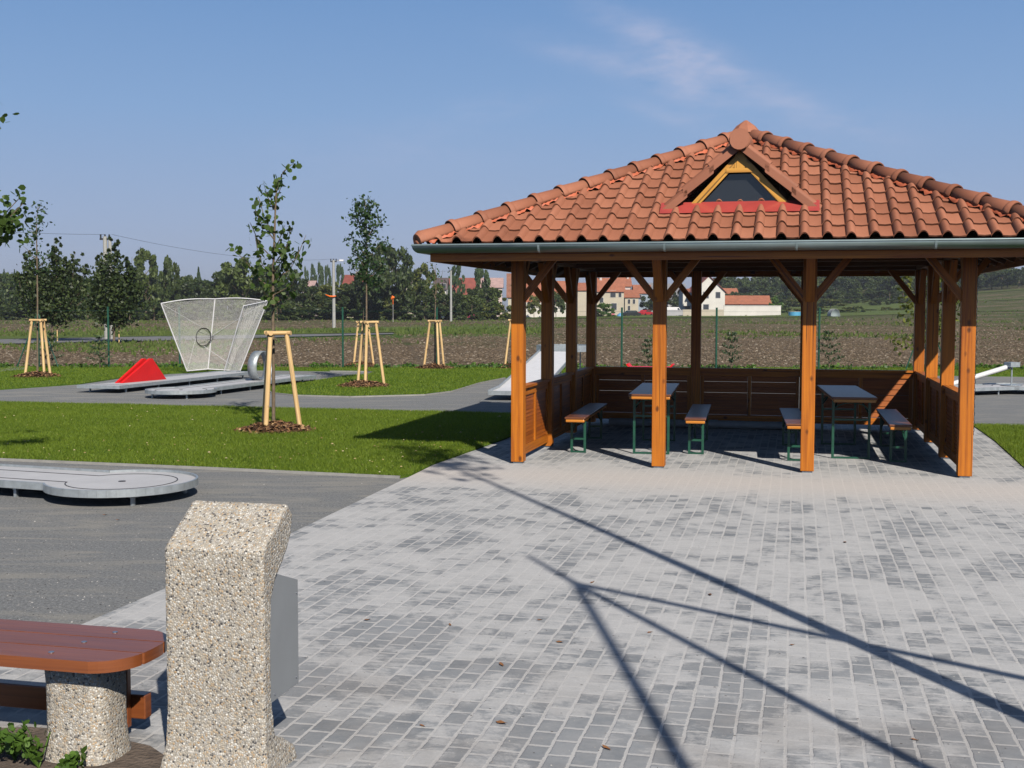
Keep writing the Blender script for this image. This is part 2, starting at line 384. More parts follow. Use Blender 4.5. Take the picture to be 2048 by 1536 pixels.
    c = N.mix(N.math('MULTIPLY', N.math('LESS_THAN', vo.outputs['Distance'], .07), .7), c, (.45,.43,.40))
    N.l(c, b.inputs['Base Color']); b.inputs['Roughness'].default_value = .95; b.inputs['Specular IOR Level'].default_value = .15; N.bump(g, .7, .008, b); M['gravel'] = m
    # --- lawn soil/grass base
    m, t, b = newmat('lawn_turf'); N = NT(t); P = N.pos()
    g = N.noise(P, 45, 5, .75); g2 = N.noise(P, .8, 4); g3 = N.noise(P, 6, 4)
    c = N.ramp(g, [(.3, (.035,.075,.008)), (.55, (.095,.175,.016)), (.75, (.16,.24,.03))])
    c = N.mix(N.math('MULTIPLY', N.ramp(g2, [(.4, 0), (.7, 1)]), .4), c, (.115,.20,.022)); c = N.mix(N.math('MULTIPLY', N.ramp(g3, [(.55, 0), (.75, 1)]), .5), c, (.05,.105,.012)); c = N.mix(N.math('MULTIPLY', N.ramp(N.noise(P, 1.9, 5, .7), [(.56, 0), (.72, 1)]), .55), c, (.20,.20,.055))
    N.l(c, b.inputs['Base Color']); b.inputs['Roughness'].default_value = .9; b.inputs['Specular IOR Level'].default_value = .1; N.bump(g, .8, .03, b); M['turf'] = m
    # --- ploughed field
    m, t, b = newmat('ploughed_soil'); N = NT(t); P = N.pos()
    g = N.noise(P, 4.5, 6, .75); g1 = N.noise(P, .11, 5, .6); g2 = N.noise(N.mapv(P, (.035, .16, 1), (0, 0, .12)), 1, 5, .65, .5); g3 = N.noise(P, 1.3, 4, .7)
    c = N.ramp(g, [(.38, (.07,.050,.034)), (.5, (.185,.140,.098)), (.62, (.32,.26,.19))])
    spd = N.n('ShaderNodeSeparateXYZ'); N.l(P, spd.inputs[0]); dist = N.math('DIVIDE', spd.outputs[1], 200.0)
    far = N.ramp(dist, [(.17, 0), (.8, 1)])
    gm = N.math('ADD', N.math('MULTIPLY', g1, .55), N.math('MULTIPLY', g2, .65)); gm = N.math('ADD', gm, N.math('MULTIPLY', far, .16))
    gm = N.ramp(N.math('ADD', gm, N.math('MULTIPLY', g3, .22)), [(.74, 0), (.88, .8), (1, .95)])
    c = N.mix(gm, c, N.ramp(g, [(.3, (.035,.06,.016)), (.7, (.115,.145,.05))]))
    fu = N.n('ShaderNodeTexWave'); fu.inputs['Scale'].default_value = .42; fu.inputs['Distortion'].default_value = 3.5; fu.inputs['Detail'].default_value = 3; N.l(N.mapv(P, (.3, 1, 1), (0, 0, -.1)), fu.inputs['Vector']); c = N.mix(N.math('MULTIPLY', fu.outputs['Fac'], .32), c, (.075,.055,.035))
    # lush strip of grass and a green verge
    lx = N.math('SUBTRACT', spd.outputs[1], N.math('ADD', N.math('MULTIPLY', spd.outputs[0], .55), 97.0))
    strip = N.ramp(N.math('ABSOLUTE', N.math('DIVIDE', N.math('ADD', lx, N.math('MULTIPLY', g1, 22.0)), 100.0)), [(.05, .85), (.14, 0)])
    lm_ = N.math('LESS_THAN', N.math('DIVIDE', spd.outputs[0], spd.outputs[1]), .03); strip = N.math('MULTIPLY', strip, lm_); c = N.mix(strip, c, N.ramp(g, [(.3, (.045,.095,.016)), (.7, (.10,.20,.035))]))
    N.l(c, b.inputs['Base Color']); b.inputs['Roughness'].default_value = 1; b.inputs['Specular IOR Level'].default_value = .05; N.bump(g, 1, .16, b); M['soil'] = m
    # --- meadow
    m, t, b = newmat('meadow'); N = NT(t); P = N.pos(); g = N.noise(P, 2, 5, .7); g2 = N.noise(P, .15, 3)
    c = N.mix(g2, N.ramp(g, [(.3, (.05,.085,.02)), (.7, (.12,.18,.045))]), N.ramp(g, [(.3, (.07,.09,.03)), (.7, (.18,.20,.08))]))
    N.l(c, b.inputs['Base Color']); b.inputs['Roughness'].default_value = 1; b.inputs['Specular IOR Level'].default_value = .05; N.bump(g, .6, .1, b); M['meadow'] = m
groundmats()
M['earth'] = basic('bare_earth', (.13,.10,.08), .95, .4, 12, bump=.8, bscale=50, bdist=.02)
M['asphalt'] = basic('road', (.17,.17,.175), .9, .12, 2, bump=.3, bscale=90)
M['leaf_lime'] = leafmat('leaf_lime', (.022,.052,.012), (.085,.14,.028))
M['leaf_fine'] = leafmat('leaf_fine', (.022,.050,.020), (.065,.12,.04))
M['leaf_tree'] = leafmat('leaf_tree', (.030,.055,.014), (.115,.155,.038), .25)
M['leaf_dark'] = leafmat('leaf_dark', (.020,.038,.013), (.075,.105,.030), .2)
M['leaf_yell'] = leafmat('leaf_yellow', (.05,.075,.015), (.17,.19,.04), .25)
M['leaf_blue'] = leafmat('leaf_poplar', (.030,.060,.024), (.085,.13,.05), .25)
M['needle'] = leafmat('needle', (.020,.042,.020), (.07,.11,.045), .1)
M['leaf_weed'] = leafmat('leaf_weed', (.045,.10,.015), (.12,.22,.035), .3)
M['blade'] = leafmat('grass_blade', (.066,.126,.009), (.215,.295,.026), .35, .6)

# ------------------------------------------------------------------ terrain & sheets
def tz(x, y):
    d = math.hypot(x, y); px = 1024+F*x/max(y, 1)
    t = min(1, max(0, (d-215)/300)); s_ = t*t*(3-2*t)
    a = min(1, max(0, (px-1150)/500)); b = min(1.6, max(0, (px-1650)/400))
    return s_*(5.5*a+6.5*b)
def sheet(name, pts, z, mat, label=None, h=0, kind='structure'):
    mb = MB(); P = [(p[0], p[1]) for p in pts]
    if h: mb.prism(P, z-h, z)
    else:
        from mathutils.geometry import tessellate_polygon
        tr_ = tessellate_polygon([[Vector((x, y, 0)) for x, y in P]]); fl_ = []
        for t3 in tr_:
            a_, b_, c_ = [P[i] for i in t3]; cr_ = (b_[0]-a_[0])*(c_[1]-a_[1])-(b_[1]-a_[1])*(c_[0]-a_[0])
            if abs(cr_) > 1e-9: fl_.append(list(t3) if cr_ > 0 else list(t3)[::-1])
        mb.add([(x, y, z) for x, y in P], fl_)
    o = mb.build(name, mat); tag(o, label, None, None, kind); return o
xs = np.concatenate([np.linspace(-2500, -300, 10), np.linspace(-280, 420, 71), np.linspace(450, 2500, 10)])
ys = np.concatenate([[-60, 0, 36], np.linspace(50, 600, 56), np.linspace(700, 6000, 12)])
V = np.array([[x, y, (tz(x, y) if y > 60 else 0)-.03] for y in ys for x in xs]); nx = len(xs)
Q = np.array([[j*nx+i, j*nx+i+1, (j+1)*nx+i+1, (j+1)*nx+i] for j in range(len(ys)-1) for i in range(nx-1)])
np_mesh('field', V, Q, M['soil'], smooth=True, kind='structure')
def strip_on(name, pxpts, mat, zoff=.02):
    """ribbon of ground following the terrain: list of (x_world,y_near,y_far)"""
    mb = MB(); n = len(pxpts); vs = []
    for x, y0, y1 in pxpts:
        for k in range(5):
            yy = y0+(y1-y0)*k/4; vs.append((x*yy if abs(x) < 1 else x, yy, 0))
    vs = [(a, b, (tz(a, b) if b > 60 else 0)+zoff) for a, b, c in vs]
    fs = [[i*5+k, (i+1)*5+k, (i+1)*5+k+1, i*5+k+1] for i in range(n-1) for k in range(4)]
    o = mb.add(vs, fs).build(name, mat); tag(o, kind='structure'); return o
sheet('gravel_yard', [(-45,-8),(45,-8),(45,35.6),(-45,35.6)], 0, M['gravel'])
def pg(l): return [gp(*p) for p in l]
LAWN_A = pg([(-700,905),(0,921),(420,939),(800,957),(824,953),(866,932),(1012,880),(1090,849),(1120,832),(1018,829),(500,817),(0,806),(-700,796)])
LAWN_B = pg([(-700,790),(0,780),(160,769),(240,757),(340,748),(440,743),(520,741),(660,743),(735,744),(748,746),(735,749),(690,753),(640,761),(560,767),(532,777),(543,787),(590,792),(700,795),(850,791),(905,784),(960,767),(1010,757),(1110,748.5),(1500,747),(2400,758),(2400,733),(1600,736.5),(900,736.5),(0,735),(-700,733)])
LAWN_C = pg([(1944,852),(2048,855),(2600,864),(2600,1090),(2200,1010),(2048,938),(1990,885)])
LAWN_D = pg([(1500,767),(1900,769),(2048,770),(2500,773),(2500,757),(2048,754),(1500,750)])
for nme, poly, lab in (('front_lawn', LAWN_A, None), ('back_lawn', LAWN_B, None), ('side_lawn', LAWN_C, None), ):
    sheet(nme, poly, .022, M['turf'], lab, .03)
spur = sheet('gravel_spur', pg([(-300,733.5),(30,735),(60,737),(40,742),(0,745),(-300,746)]), .027, M['gravel'])
def curb(name, pts, w_=.032):
    mb = MB()
    for p, q in zip(pts[:-1], pts[1:]): mb.beam((p[0],p[1],.012),(q[0],q[1],.012), w_, .030)
    o = mb.build(name, M['curb']); tag(o, kind='structure')
curb('lawn_edging', LAWN_A[1:4]); curb('lawn_edging', LAWN_A[9:12]); curb('lawn_edging', LAWN_B[13:22]); curb('lawn_edging', LAWN_B[7:10]); curb('lawn_edging', [LAWN_C[0], LAWN_C[1], LAWN_C[2]])
G = -.2341; GX, GY = .0647, 13.3602; W, D, OV = 4.776, 4.966, .775
def gl(a, b, z=0): return Vector((GX+a*math.cos(G)-b*math.sin(G), GY+a*math.sin(G)+b*math.cos(G), z))
pv = [gp(1100,846), gp(1012,880), gp(866,932), gp(824,953), gp(550,1085), gp(170,1250), gp(-100,1368), Vector((-6,1,0)), Vector((-6,-6,0)), Vector((9,-6,0)), gp(2700,1220), gp(2200,1010), gp(2048,938), gp(1990,885), gp(1944,852), gl(W+1.5,D+.7), gl(-.2,D+.7)]
sheet('pavement', pv, .012, M['paver'])
# field road far left, verge, far meadow
strip_on('field_road', [(-.9, 58, 66), (-.43, 59, 68), (-.29, 66, 76), (-.22, 72, 80), (-.10, 84, 88)], M['asphalt'], .02)
strip_on('grass_verge', [(-.9, 66.2, 73), (-.43, 68.2, 76), (-.29, 76.2, 90), (-.22, 80.2, 100), (-.10, 90, 120), (0, 110, 128)], M['meadow'], .03)
strip_on('far_verge', [(-.9, 183, 420), (-.43, 190, 420), (-.2, 205, 420), (.05, 235, 330)], M['meadow'], .03)
strip_on('village_green', [(.0, 240, 420), (.2, 250, 430), (.27, 255, 430), (.33, 262, 400), (.345, 262, 340)], M['meadow'], .06)
for k, (y0, y1) in enumerate([(268, 271), (322, 326), (376, 382), (425, 450)]):
    strip_on('grass_strip', [(.345, y0+14, y1+14), (.36, y0+8, y1+8), (.39, y0, y1), (.45, y0-10, y1-10), (.9, y0-60, y1-60)], M['meadow'], .10)
strip_on('pale_meadow', [(.27, 345, 470), (.33, 345, 470), (.345, 350, 470)], M['meadow'], .14)

# ------------------------------------------------------------------ grass blades (mesh)
def pip(P, poly):
    x, y = P[:, 0], P[:, 1]; ins = np.zeros(len(P), bool); n = len(poly)
    for i in range(n):
        x0, y0, x1, y1 = poly[i][0], poly[i][1], poly[i-1][0], poly[i-1][1]
        c = ((y0 > y) != (y1 > y)) & (x < (x1-x0)*(y-y0)/((y1-y0) if y1 != y0 else 1e-9)+x0); ins ^= c
    return ins
def blades(name, poly, n, hmin, hmax, wd, mat, ymax=99, label=None):
    P = np.array([(p[0], p[1]) for p in poly]); lo, hi = P.min(0), P.max(0); hi[1] = min(hi[1], ymax)
    lo[0] = max(lo[0], -.46*hi[1]-1); hi[0] = min(hi[0], .46*hi[1]+1)
    pts = RNG.random((int(n*3), 2))*(hi-lo)+lo
    pts = pts[pip(pts, poly) & (np.abs(pts[:, 0]) < .45*pts[:, 1]+.6)][:n]; m = len(pts)
    cl_ = .55+.45*np.sin(pts[:, 0]*3.1+np.sin(pts[:, 1]*2.3)*2)*np.sin(pts[:, 1]*2.7+1)
    h = (hmin+(hmax-hmin)*RNG.random(m))*(.8+.4*cl_); th = RNG.random(m)*6.283; ln = RNG.normal(0, .5, (m, 2))*h[:, None]
    b0 = np.c_[pts, np.full(m, .02)]; dx = np.c_[np.cos(th), np.sin(th), np.zeros(m)]*wd/2
    tip = b0+np.c_[ln, h]
    V = np.stack([b0-dx, b0+dx, tip], 1).reshape(-1, 3); Q = np.arange(m*3).reshape(-1, 3)
    return np_mesh(name, V, Q, mat, label=label, kind='stuff')
tag(blades('grass', LAWN_A, 300000, .02, .045, .007, M['blade']), cat='grass', label='short mown grass of the front lawn before the pavilion')
tag(blades('grass', LAWN_B, 110000, .02, .05, .014, M['blade']), cat='grass', label='mown grass of the back lawn along the fence')
tag(blades('grass', LAWN_C, 60000, .02, .05, .008, M['blade']), cat='grass', label='mown grass right of the pavilion')

# ------------------------------------------------------------------ clods and weeds of the ploughed field
def scatter_field(name, n, y0, y1, smin, smax, mat, lab, cat, weed=False, patch=None):
    t = RNG.random(n); Yd = 1/(1/y0+(1/y1-1/y0)*t**.85); Xd = (RNG.random(n)*2-1)*.47*Yd
    if patch is not None: k = patch(Xd, Yd); Xd, Yd = Xd[k], Yd[k]
    n = len(Xd); rc = np.interp(Xd/Yd, [-.9,-.43,-.29,-.22,-.10,-.06], [62,63.5,71,76,86,0]); ok = ~(np.abs(Yd-rc) < 5.5); Xd, Yd = Xd[ok], Yd[ok]; n = len(Xd)
    s_ = (smin+(smax-smin)*RNG.random(n)**2)*(.7+Yd/120.); C = np.c_[Xd, Yd, np.full(n, -.02)]
    for i in np.nonzero(Yd > 200)[0]: C[i, 2] = tz(Xd[i], Yd[i])-.02
    if not weed:
        a = RNG.random(n)*6.283; V = []
        for q in range(4):
            t_ = a+q*1.571+RNG.normal(0, .25, n); rr = s_*(.7+.6*RNG.random(n)); V.append(C+np.c_[rr*np.cos(t_), rr*np.sin(t_), np.zeros(n)])
        V.append(C+np.c_[s_*RNG.normal(0, .25, n), s_*RNG.normal(0, .25, n), s_*(.3+.45*RNG.random(n))])
        V = np.stack(V, 1).reshape(-1, 3); b = np.arange(n)[:, None]*5
        Q = np.concatenate([b+np.array([[0,1,4]]), b+np.array([[1,2,4]]), b+np.array([[2,3,4]]), b+np.array([[3,0,4]])])
    else:
        V = []; 
        for q in range(3):
            t_ = RNG.random(n)*6.283; h = s_*(.6+.8*RNG.random(n)); dx = np.c_[np.cos(t_), np.sin(t_), np.zeros(n)]*s_[:, None]*.5
            V += [C-dx, C+dx, C+dx*RNG.normal(0, 1, n)[:, None]+np.c_[np.zeros((n, 2)), h]]
        V = np.stack(V, 1).reshape(-1, 3); Q = np.arange(len(V)).reshape(-1, 3)
    tag(np_mesh(name, V, Q, mat, kind='stuff'), lab, cat)
def clodmat():
    m, t, b = newmat('clods'); N = NT(t); r_ = N.n('ShaderNodeNewGeometry').outputs['Random Per Island']
    N.l(N.ramp(r_, [(0, (.075,.055,.038)), (.5, (.145,.110,.076)), (.9, (.215,.165,.118)), (1, (.34,.29,.23))]), b.inputs['Base Color']); b.inputs['Roughness'].default_value = .95; b.inputs['Specular IOR Level'].default_value = .1
    return m
M['clods'] = clodmat(); M['fweed'] = leafmat('field_weed', (.06,.10,.02), (.15,.20,.05), .3)
scatter_field('soil_clods', 90000, 36.2, 230, .02, .075, M['clods'], 'brown clods of earth over the ploughed field', 'clods')
def pn(x, y): return (np.sin(x*.13+y*.05+1)+np.sin(y*.11-x*.07)+np.sin(x*.31+y*.21+2)*.6+RNG.normal(0, .45, len(x)))
scatter_field('field_weeds', 42000, 40, 330, .05, .16, M['fweed'], 'patchy green weeds across the ploughed field', 'weeds', True, lambda x, y: pn(x, y) > 1.75-np.clip((y-60)/90., 0, 1.2))
scatter_field('verge_grass', 16000, 74, 128, .08, .22, M['fweed'], 'rough grass along the field verge', 'grass', True, lambda x, y: (x/y < .03) & (np.abs(y-(97+.55*x)) < 11))
def grit(name, n, y0, y1, s0, s1, cols, lab, poly, z, inside=True):
    Yd = 1/(1/y0+(1/y1-1/y0)*RNG.random(n)); Xd = (RNG.random(n)*2-1)*.46*Yd; pts_ = np.c_[Xd, Yd]; k = pip(pts_, poly) == inside; pts_ = pts_[k]; n = len(pts_)
    s_ = s0+(s1-s0)*RNG.random(n)**3; C = np.c_[pts_, np.full(n, z-.001)]; a = RNG.random(n)*6.283; V = []
    for q in range(5): t_ = a+q*1.2566+RNG.normal(0, .2, n); rr = s_*(.7+.5*RNG.random(n)); V.append(C+np.c_[rr*np.cos(t_), rr*np.sin(t_), np.zeros(n)])
    V.append(C+np.c_[s_*0, s_*0, s_*(.5+.4*RNG.random(n))]); V = np.stack(V, 1).reshape(-1, 3); b = np.arange(n)[:, None]*6
    Q = np.concatenate([b+np.array([[q, (q+1) % 5, 5]]) for q in range(5)])
    m, t, bb = newmat(name); N = NT(t); N.l(N.ramp(N.n('ShaderNodeNewGeometry').outputs['Random Per Island'], cols), bb.inputs['Base Color']); bb.inputs['Roughness'].default_value = .9
    tag(np_mesh(name, V, Q, m, kind='stuff'), lab, 'stones')
PVP = [p for p in pv]
grit('loose_gravel', 60000, 4.6, 22, .002, .009, [(0, (.05,.052,.055)), (.6, (.17,.17,.175)), (.9, (.33,.32,.31)), (1, (.6,.58,.55))], 'loose grey stones over the gravel yard', PVP, .0, False)
grit('sand_grit', 9000, 4.0, 14, .0015, .005, [(0, (.06,.05,.045)), (.4, (.22,.20,.18)), (.8, (.50,.48,.45)), (1, (.65,.62,.58))], 'grit and crumbs scattered over the sanded pavers', PVP, .012)
grit('lawn_litter', 1500, 9, 22, .006, .02, [(0, (.20,.13,.05)), (.5, (.40,.30,.12)), (1, (.55,.48,.30))], 'tiny dry leaves and straw lying in the front lawn', LAWN_A, .052)
# ------------------------------------------------------------------ PAVILION
pav = empty('pavilion', (GX, GY, 0), G, label='open wooden picnic pavilion with orange glazed posts and red clay tiled hip roof', cat='pavilion')
PW = .142
posts = [(0,0),(1,0),(2,0),(3,0),(0,1),(0,2),(3,1),(3,2),(0,3),(1,3),(2,3),(3,3)]
ZP = 2.33
for i, j in posts:
    a, b = W*i/3, D*j/3+(.04 if j == 0 else 0)
    pm = MB().box(a-PW/2, a+PW/2, b-PW/2, b+PW/2, .03, ZP).build('post', M['wood'], pav, .006)
    MB().box(a-.05, a+.05, b-.05, b+.05, .0, .032).build('post_shoe', M['galv'], pm)
    # knee braces
    zb, zt, r_ = 1.86, 2.34, .42
    def br(dx, dy, ww=.07):
        MB().beam((a+dx*PW*.3, b+dy*PW*.3, zb), (a+dx*r_, b+dy*r_, zt), ww, .075, (0, 0, 1)).build('knee_brace', M['wood'], pav)
    if j in (0, 3):
        if i > 0: br(-1, 0)
        if i < 3: br(1, 0)
        if i in (1, 2): br(0, -1 if j == 0 else 1, .09)
    if i in (0, 3):
        if j > 0: br(0, -1)
        if j < 3: br(0, 1)
        if j in (1, 2): br(-1 if i == 0 else 1, 0)
# top plates, fascias
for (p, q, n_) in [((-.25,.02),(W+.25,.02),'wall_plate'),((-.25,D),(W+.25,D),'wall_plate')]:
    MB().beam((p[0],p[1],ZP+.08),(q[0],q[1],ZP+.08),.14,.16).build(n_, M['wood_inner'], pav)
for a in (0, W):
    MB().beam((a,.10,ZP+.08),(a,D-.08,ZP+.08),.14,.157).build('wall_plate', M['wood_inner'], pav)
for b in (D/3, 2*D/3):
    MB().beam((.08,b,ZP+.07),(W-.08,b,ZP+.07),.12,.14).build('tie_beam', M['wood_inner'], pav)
ZF, FH = 2.262, .165
a0, a1, b0, b1 = -OV, W+OV, -OV, D+OV
MB().beam((a0,b0,ZF+FH/2),(a1,b0,ZF+FH/2),.035,FH).build('fascia', M['wood'], pav)
MB().beam((a0,b1,ZF+FH/2),(a1,b1,ZF+FH/2),.035,FH).build('fascia', M['wood'], pav)
MB().beam((a0,b0+.02,ZF+FH/2),(a0,b1-.02,ZF+FH/2),.035,FH).build('fascia', M['wood'], pav)
MB().beam((a1,b0+.02,ZF+FH/2),(a1,b1-.02,ZF+FH/2),.035,FH).build('fascia', M['wood'], pav)
# roof planes
EO = .06                                   # tiles overhang the fascia
ra0, ra1, rb0, rb1 = a0-EO, a1+EO, b0-EO, b1+EO
AX, AY = (ra0+ra1)/2, (rb0+rb1)/2; ZE = 2.455; ZA = 3.93
HW, HD = (ra1-ra0)/2, (rb1-rb0)/2; RISE = ZA-ZE
def roof_z(a, b): # main roof surface
    return ZA-RISE*max(abs(a-AX)/HW, abs(b-AY)/HD)
# sheathing (underside) and rafters
mb = MB(); zo = -.05
cs = [(ra0+.03,rb0+.03),(ra1-.03,rb0+.03),(ra1-.03,rb1-.03),(ra0+.03,rb1-.03)]
vs = [(x, y, ZE+zo) for x, y in cs]+[(AX, AY, ZA+zo-.01)]+[(x, y, ZE+zo-.022) for x, y in cs]+[(AX, AY, ZA+zo-.035)]
mb.add(vs, [[0,1,4],[1,2,4],[2,3,4],[3,0,4],[6,5,9],[7,6,9],[8,7,9],[5,8,9],[0,5,6,1],[1,6,7,2],[2,7,8,3],[3,8,5,0]])
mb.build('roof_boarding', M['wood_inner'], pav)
for s_ in range(2):
    for k in range(11):
        t = a0+.1+(a1-a0-.2)*k/10; e = b0+.03 if s_ == 0 else b1-.03
        lim = AY-(HD)*abs(t-AX)/HW if s_ == 0 else AY+HD*abs(t-AX)/HW
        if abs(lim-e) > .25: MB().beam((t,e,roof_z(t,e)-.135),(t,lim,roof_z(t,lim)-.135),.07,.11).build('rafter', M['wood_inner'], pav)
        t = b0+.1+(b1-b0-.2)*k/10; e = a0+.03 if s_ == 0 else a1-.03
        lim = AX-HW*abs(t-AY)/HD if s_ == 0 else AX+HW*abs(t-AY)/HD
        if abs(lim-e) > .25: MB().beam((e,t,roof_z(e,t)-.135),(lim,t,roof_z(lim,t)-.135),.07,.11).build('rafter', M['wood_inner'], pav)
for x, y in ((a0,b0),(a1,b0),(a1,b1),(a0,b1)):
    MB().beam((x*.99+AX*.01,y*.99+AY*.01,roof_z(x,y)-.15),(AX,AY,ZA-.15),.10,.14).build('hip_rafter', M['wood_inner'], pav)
# tiles
PER, CRS = .2235, .335
def prof(ph):        # ph in 0..1 ; roll on the left 45 %
    if ph < .46: return .058*math.sin(math.pi*ph/.46)**.75
    return .004+.006*math.sin(math.pi*(ph-.46)/.54)*-1
PH = [0, .03, .09, .16, .23, .30, .37, .43, .46, .5, .73, .98]
def tile_face(half, run, rot, cx, cy, rise=RISE, cut=None):
    """tiles on one triangular face. local u along eave (-half..half), v up slope"""
    mb = MB(); sl = math.hypot(run, rise); nv = Vector((0, -rise/sl, run/sl))
    us = []; k0 = int(math.floor(-half/PER))-1
    for k in range(k0, -k0+1):
        for p in PH: us.append(((k+p)*PER, prof(p), k+p))
    us = [q for q in us if -half <= q[0] <= half]
    nc = int(sl/CRS)+1; cr, sr = math.cos(rot), math.sin(rot)
    def P(u_, v_, h_):
        y = -run+run*v_/sl+nv.y*h_; z = ZE+rise*v_/sl+nv.z*h_
        return (cx+cr*u_-sr*y, cy+sr*u_+cr*y, z)
    for c in range(nc):
        v0 = c*CRS-.02; v1 = v0+CRS+.03; vs = []; fs = []; uv = []; ok = []
        for (u_, h_, kk) in us:
            vm = sl*(1-abs(u_)/half); jit = .004*math.sin(c*7.7+math.floor(kk)*3.3)
            a_ = v0 < vm-.02; ok.append(a_); t0 = .034+jit; t1 = .006
            ve = min(v1, max(vm, v0)); f = (ve-v0)/(v1-v0)
            n0 = len(vs); vs += [P(u_, v0, h_+t0-.022), P(u_, v0-.004, h_+t0-.006), P(u_, v0+.006, h_+t0), P(u_, ve, h_+t0+(t1-t0)*f)]
        for i in range(len(us)-1):
            if ok[i] and ok[i+1]:
                w0 = us[i][2]; cell = [(math.floor(w0)+.5, c+.5)]*4
                for r_ in range(3):
                    fs.append([i*4+r_, (i+1)*4+r_, (i+1)*4+r_+1, i*4+r_+1]); uv.append(cell)
        mb.add(vs, fs, uv, 0, False)
        n_ = len(mb.sm)
    return mb
tiles = MB()
for rot, half, run in ((0, HW, HD), (math.pi/2, HD, HW), (math.pi, HW, HD), (-math.pi/2, HD, HW)):
    t = tile_face(half, run, rot, AX, AY); tiles.add(t.v, t.f, t.uv)
roof = tiles.build('roof_tiles', M['tile'], pav)
# smooth only shading via angle
for p in roof.data.polygons: p.use_smooth = True
try:
    roof.data.set_sharp_from_angle(angle=R(38))
except Exception: pass
# hips : felt strip + caps
corners = [(ra0, rb0), (ra1, rb0), (ra1, rb1), (ra0, rb1)]
for ci, (x, y) in enumerate(corners):
    p0 = Vector((x, y, ZE)); p1 = Vector((AX, AY, ZA)); d = (p1-p0); L = d.length; d.normalize()
    side = Vector((-d.y, d.x, 0)).normalized(); upv = side.cross(d); upv = upv if upv.z > 0 else -upv
    mb = MB(); vs = []; n = 120
    for k in range(n+1):
        c_ = p0+d*(L*k/n); wv = .135+.018*math.sin(k*1.35)+.01*math.sin(k*3.1)
        for s_ in (-1, -.5, 0, .5, 1):
            drop = abs(s_)*wv*.62
            vs.append(c_+side*s_*wv+Vector((0, 0, .085+.012*math.sin(k*2.1+s_*3)-drop)))
    fs = [[k*5+i, k*5+i+1, (k+1)*5+i+1, (k+1)*5+i] for k in range(n) for i in range(4)]
    mb.add(vs, fs, None, 0, True); felt = mb.build('hip_felt', M['felt'], pav)
    sol = felt.modifiers.new('s', 'SOLIDIFY'); sol.thickness = .003
    mb = MB(); nt_ = int(round((L-.02)/.37)); step = (L-.0)/nt_
    def half_ring(c_, r_, arc=1.15, n_=12, hgt=1.0):
        return [c_+side*math.cos(t_)*r_+upv*math.sin(t_)*r_*hgt for t_ in [math.pi/2+arc*(2*q/n_-1)*math.pi/2.15 for q in range(n_+1)]]
    for k in range(nt_):
        s0 = k*step-.02; s1 = (k+1)*step+.01; off = upv*.035; jr = random.uniform(-.003, .003)
        rings = [(s0, .118), (s0, .132), (s0+.03, .137), (s0+.055, .132), (s0+.07, .118), (s1, .098)] if k > 0 else [(s0-.06, .06), (s0-.05, .10), (s0-.01, .122), (s0+.0, .127), (s0+.02, .12), (s1, .098)]
        rings = [(q[0], q[1]*.88+jr) for q in rings]
        vs = []
        for s_, r_ in rings: vs += half_ring(p0+d*s_+off*(1 if r_ > .08 or k else .2), r_)
        m_ = 13; fs = [[i*m_+j_, i*m_+j_+1, (i+1)*m_+j_+1, (i+1)*m_+j_] for i in range(len(rings)-1) for j_ in range(12)]
        mb.add(vs, fs, [[(k+.5, ci*20+.5)]*4]*len(fs), 0, True)
        if k == 0: mb.add(vs[:13], [list(range(13))], [[(k+.5, ci*20+.5)]*13])
    hip = mb.build('hip_tiles', M['tile'], pav)
    hip.data.set_sharp_from_angle(angle=R(35))
    sol = hip.modifiers.new('s', 'SOLIDIFY'); sol.thickness = .012; sol.offset = 0
# apex cap
mb = MB(); vs = []
for s_, h_, r_ in ((0, .02, .19), (0, .055, .175), (0, .12, .12), (0, .19, .02)):
    vs += [(AX+r_*math.cos(q*math.pi/4+math.pi/8-.2), AY+r_*math.sin(q*math.pi/4+math.pi/8-.2), ZA+h_+.03) for q in range(8)]
mb.add(vs, [[i*8+k, i*8+(k+1) % 8, (i+1)*8+(k+1) % 8, (i+1)*8+k] for i in range(3) for k in range(8)]+[[24+k for k in range(8)]], None, 0, False)
mb.build('apex_cap', M['tile'], pav)
# ---- dormer
# gable plane facing front: base at run r from the eave
def dorm():
    r_ = .83; bp = rb0+r_; zb = ZE+RISE*r_/HD+.05
    cxl = None
    # centre a of the dormer from the photo, on that plane
    def loc_of(px, py):
        # intersect the pixel's ray with the vertical plane b=bp
        d_ = Vector(ray(px, py)); o_ = Vector((0, 0, EYE)); nrm = Vector((-math.sin(G), math.cos(G), 0))
        p_ = gl(0, bp); t_ = (p_-o_).dot(nrm)/d_.dot(nrm); q = o_+d_*t_
        dx, dy = q.x-GX, q.y-GY; return dx*math.cos(G)+dy*math.sin(G), q.z
    ac, zt = loc_of(1468, 303); al, zl = loc_of(1382, 409); ar, zr = loc_of(1577, 404)
    ac = (al+ar)/2+.0; hw = (ar-al)/2; zb_ = (zl+zr)/2
    return bp, ac, hw, zb_, zt
bp, ac, hw, zb_, zt = dorm()
dor = empty('dormer', (0, 0, 0)); dor.parent = pav
hgt = zt-zb_
def tri(s_, up=0): return [(ac-hw*s_, zb_+up), (ac+hw*s_, zb_+up), (ac, zb_+up+hgt*s_)]
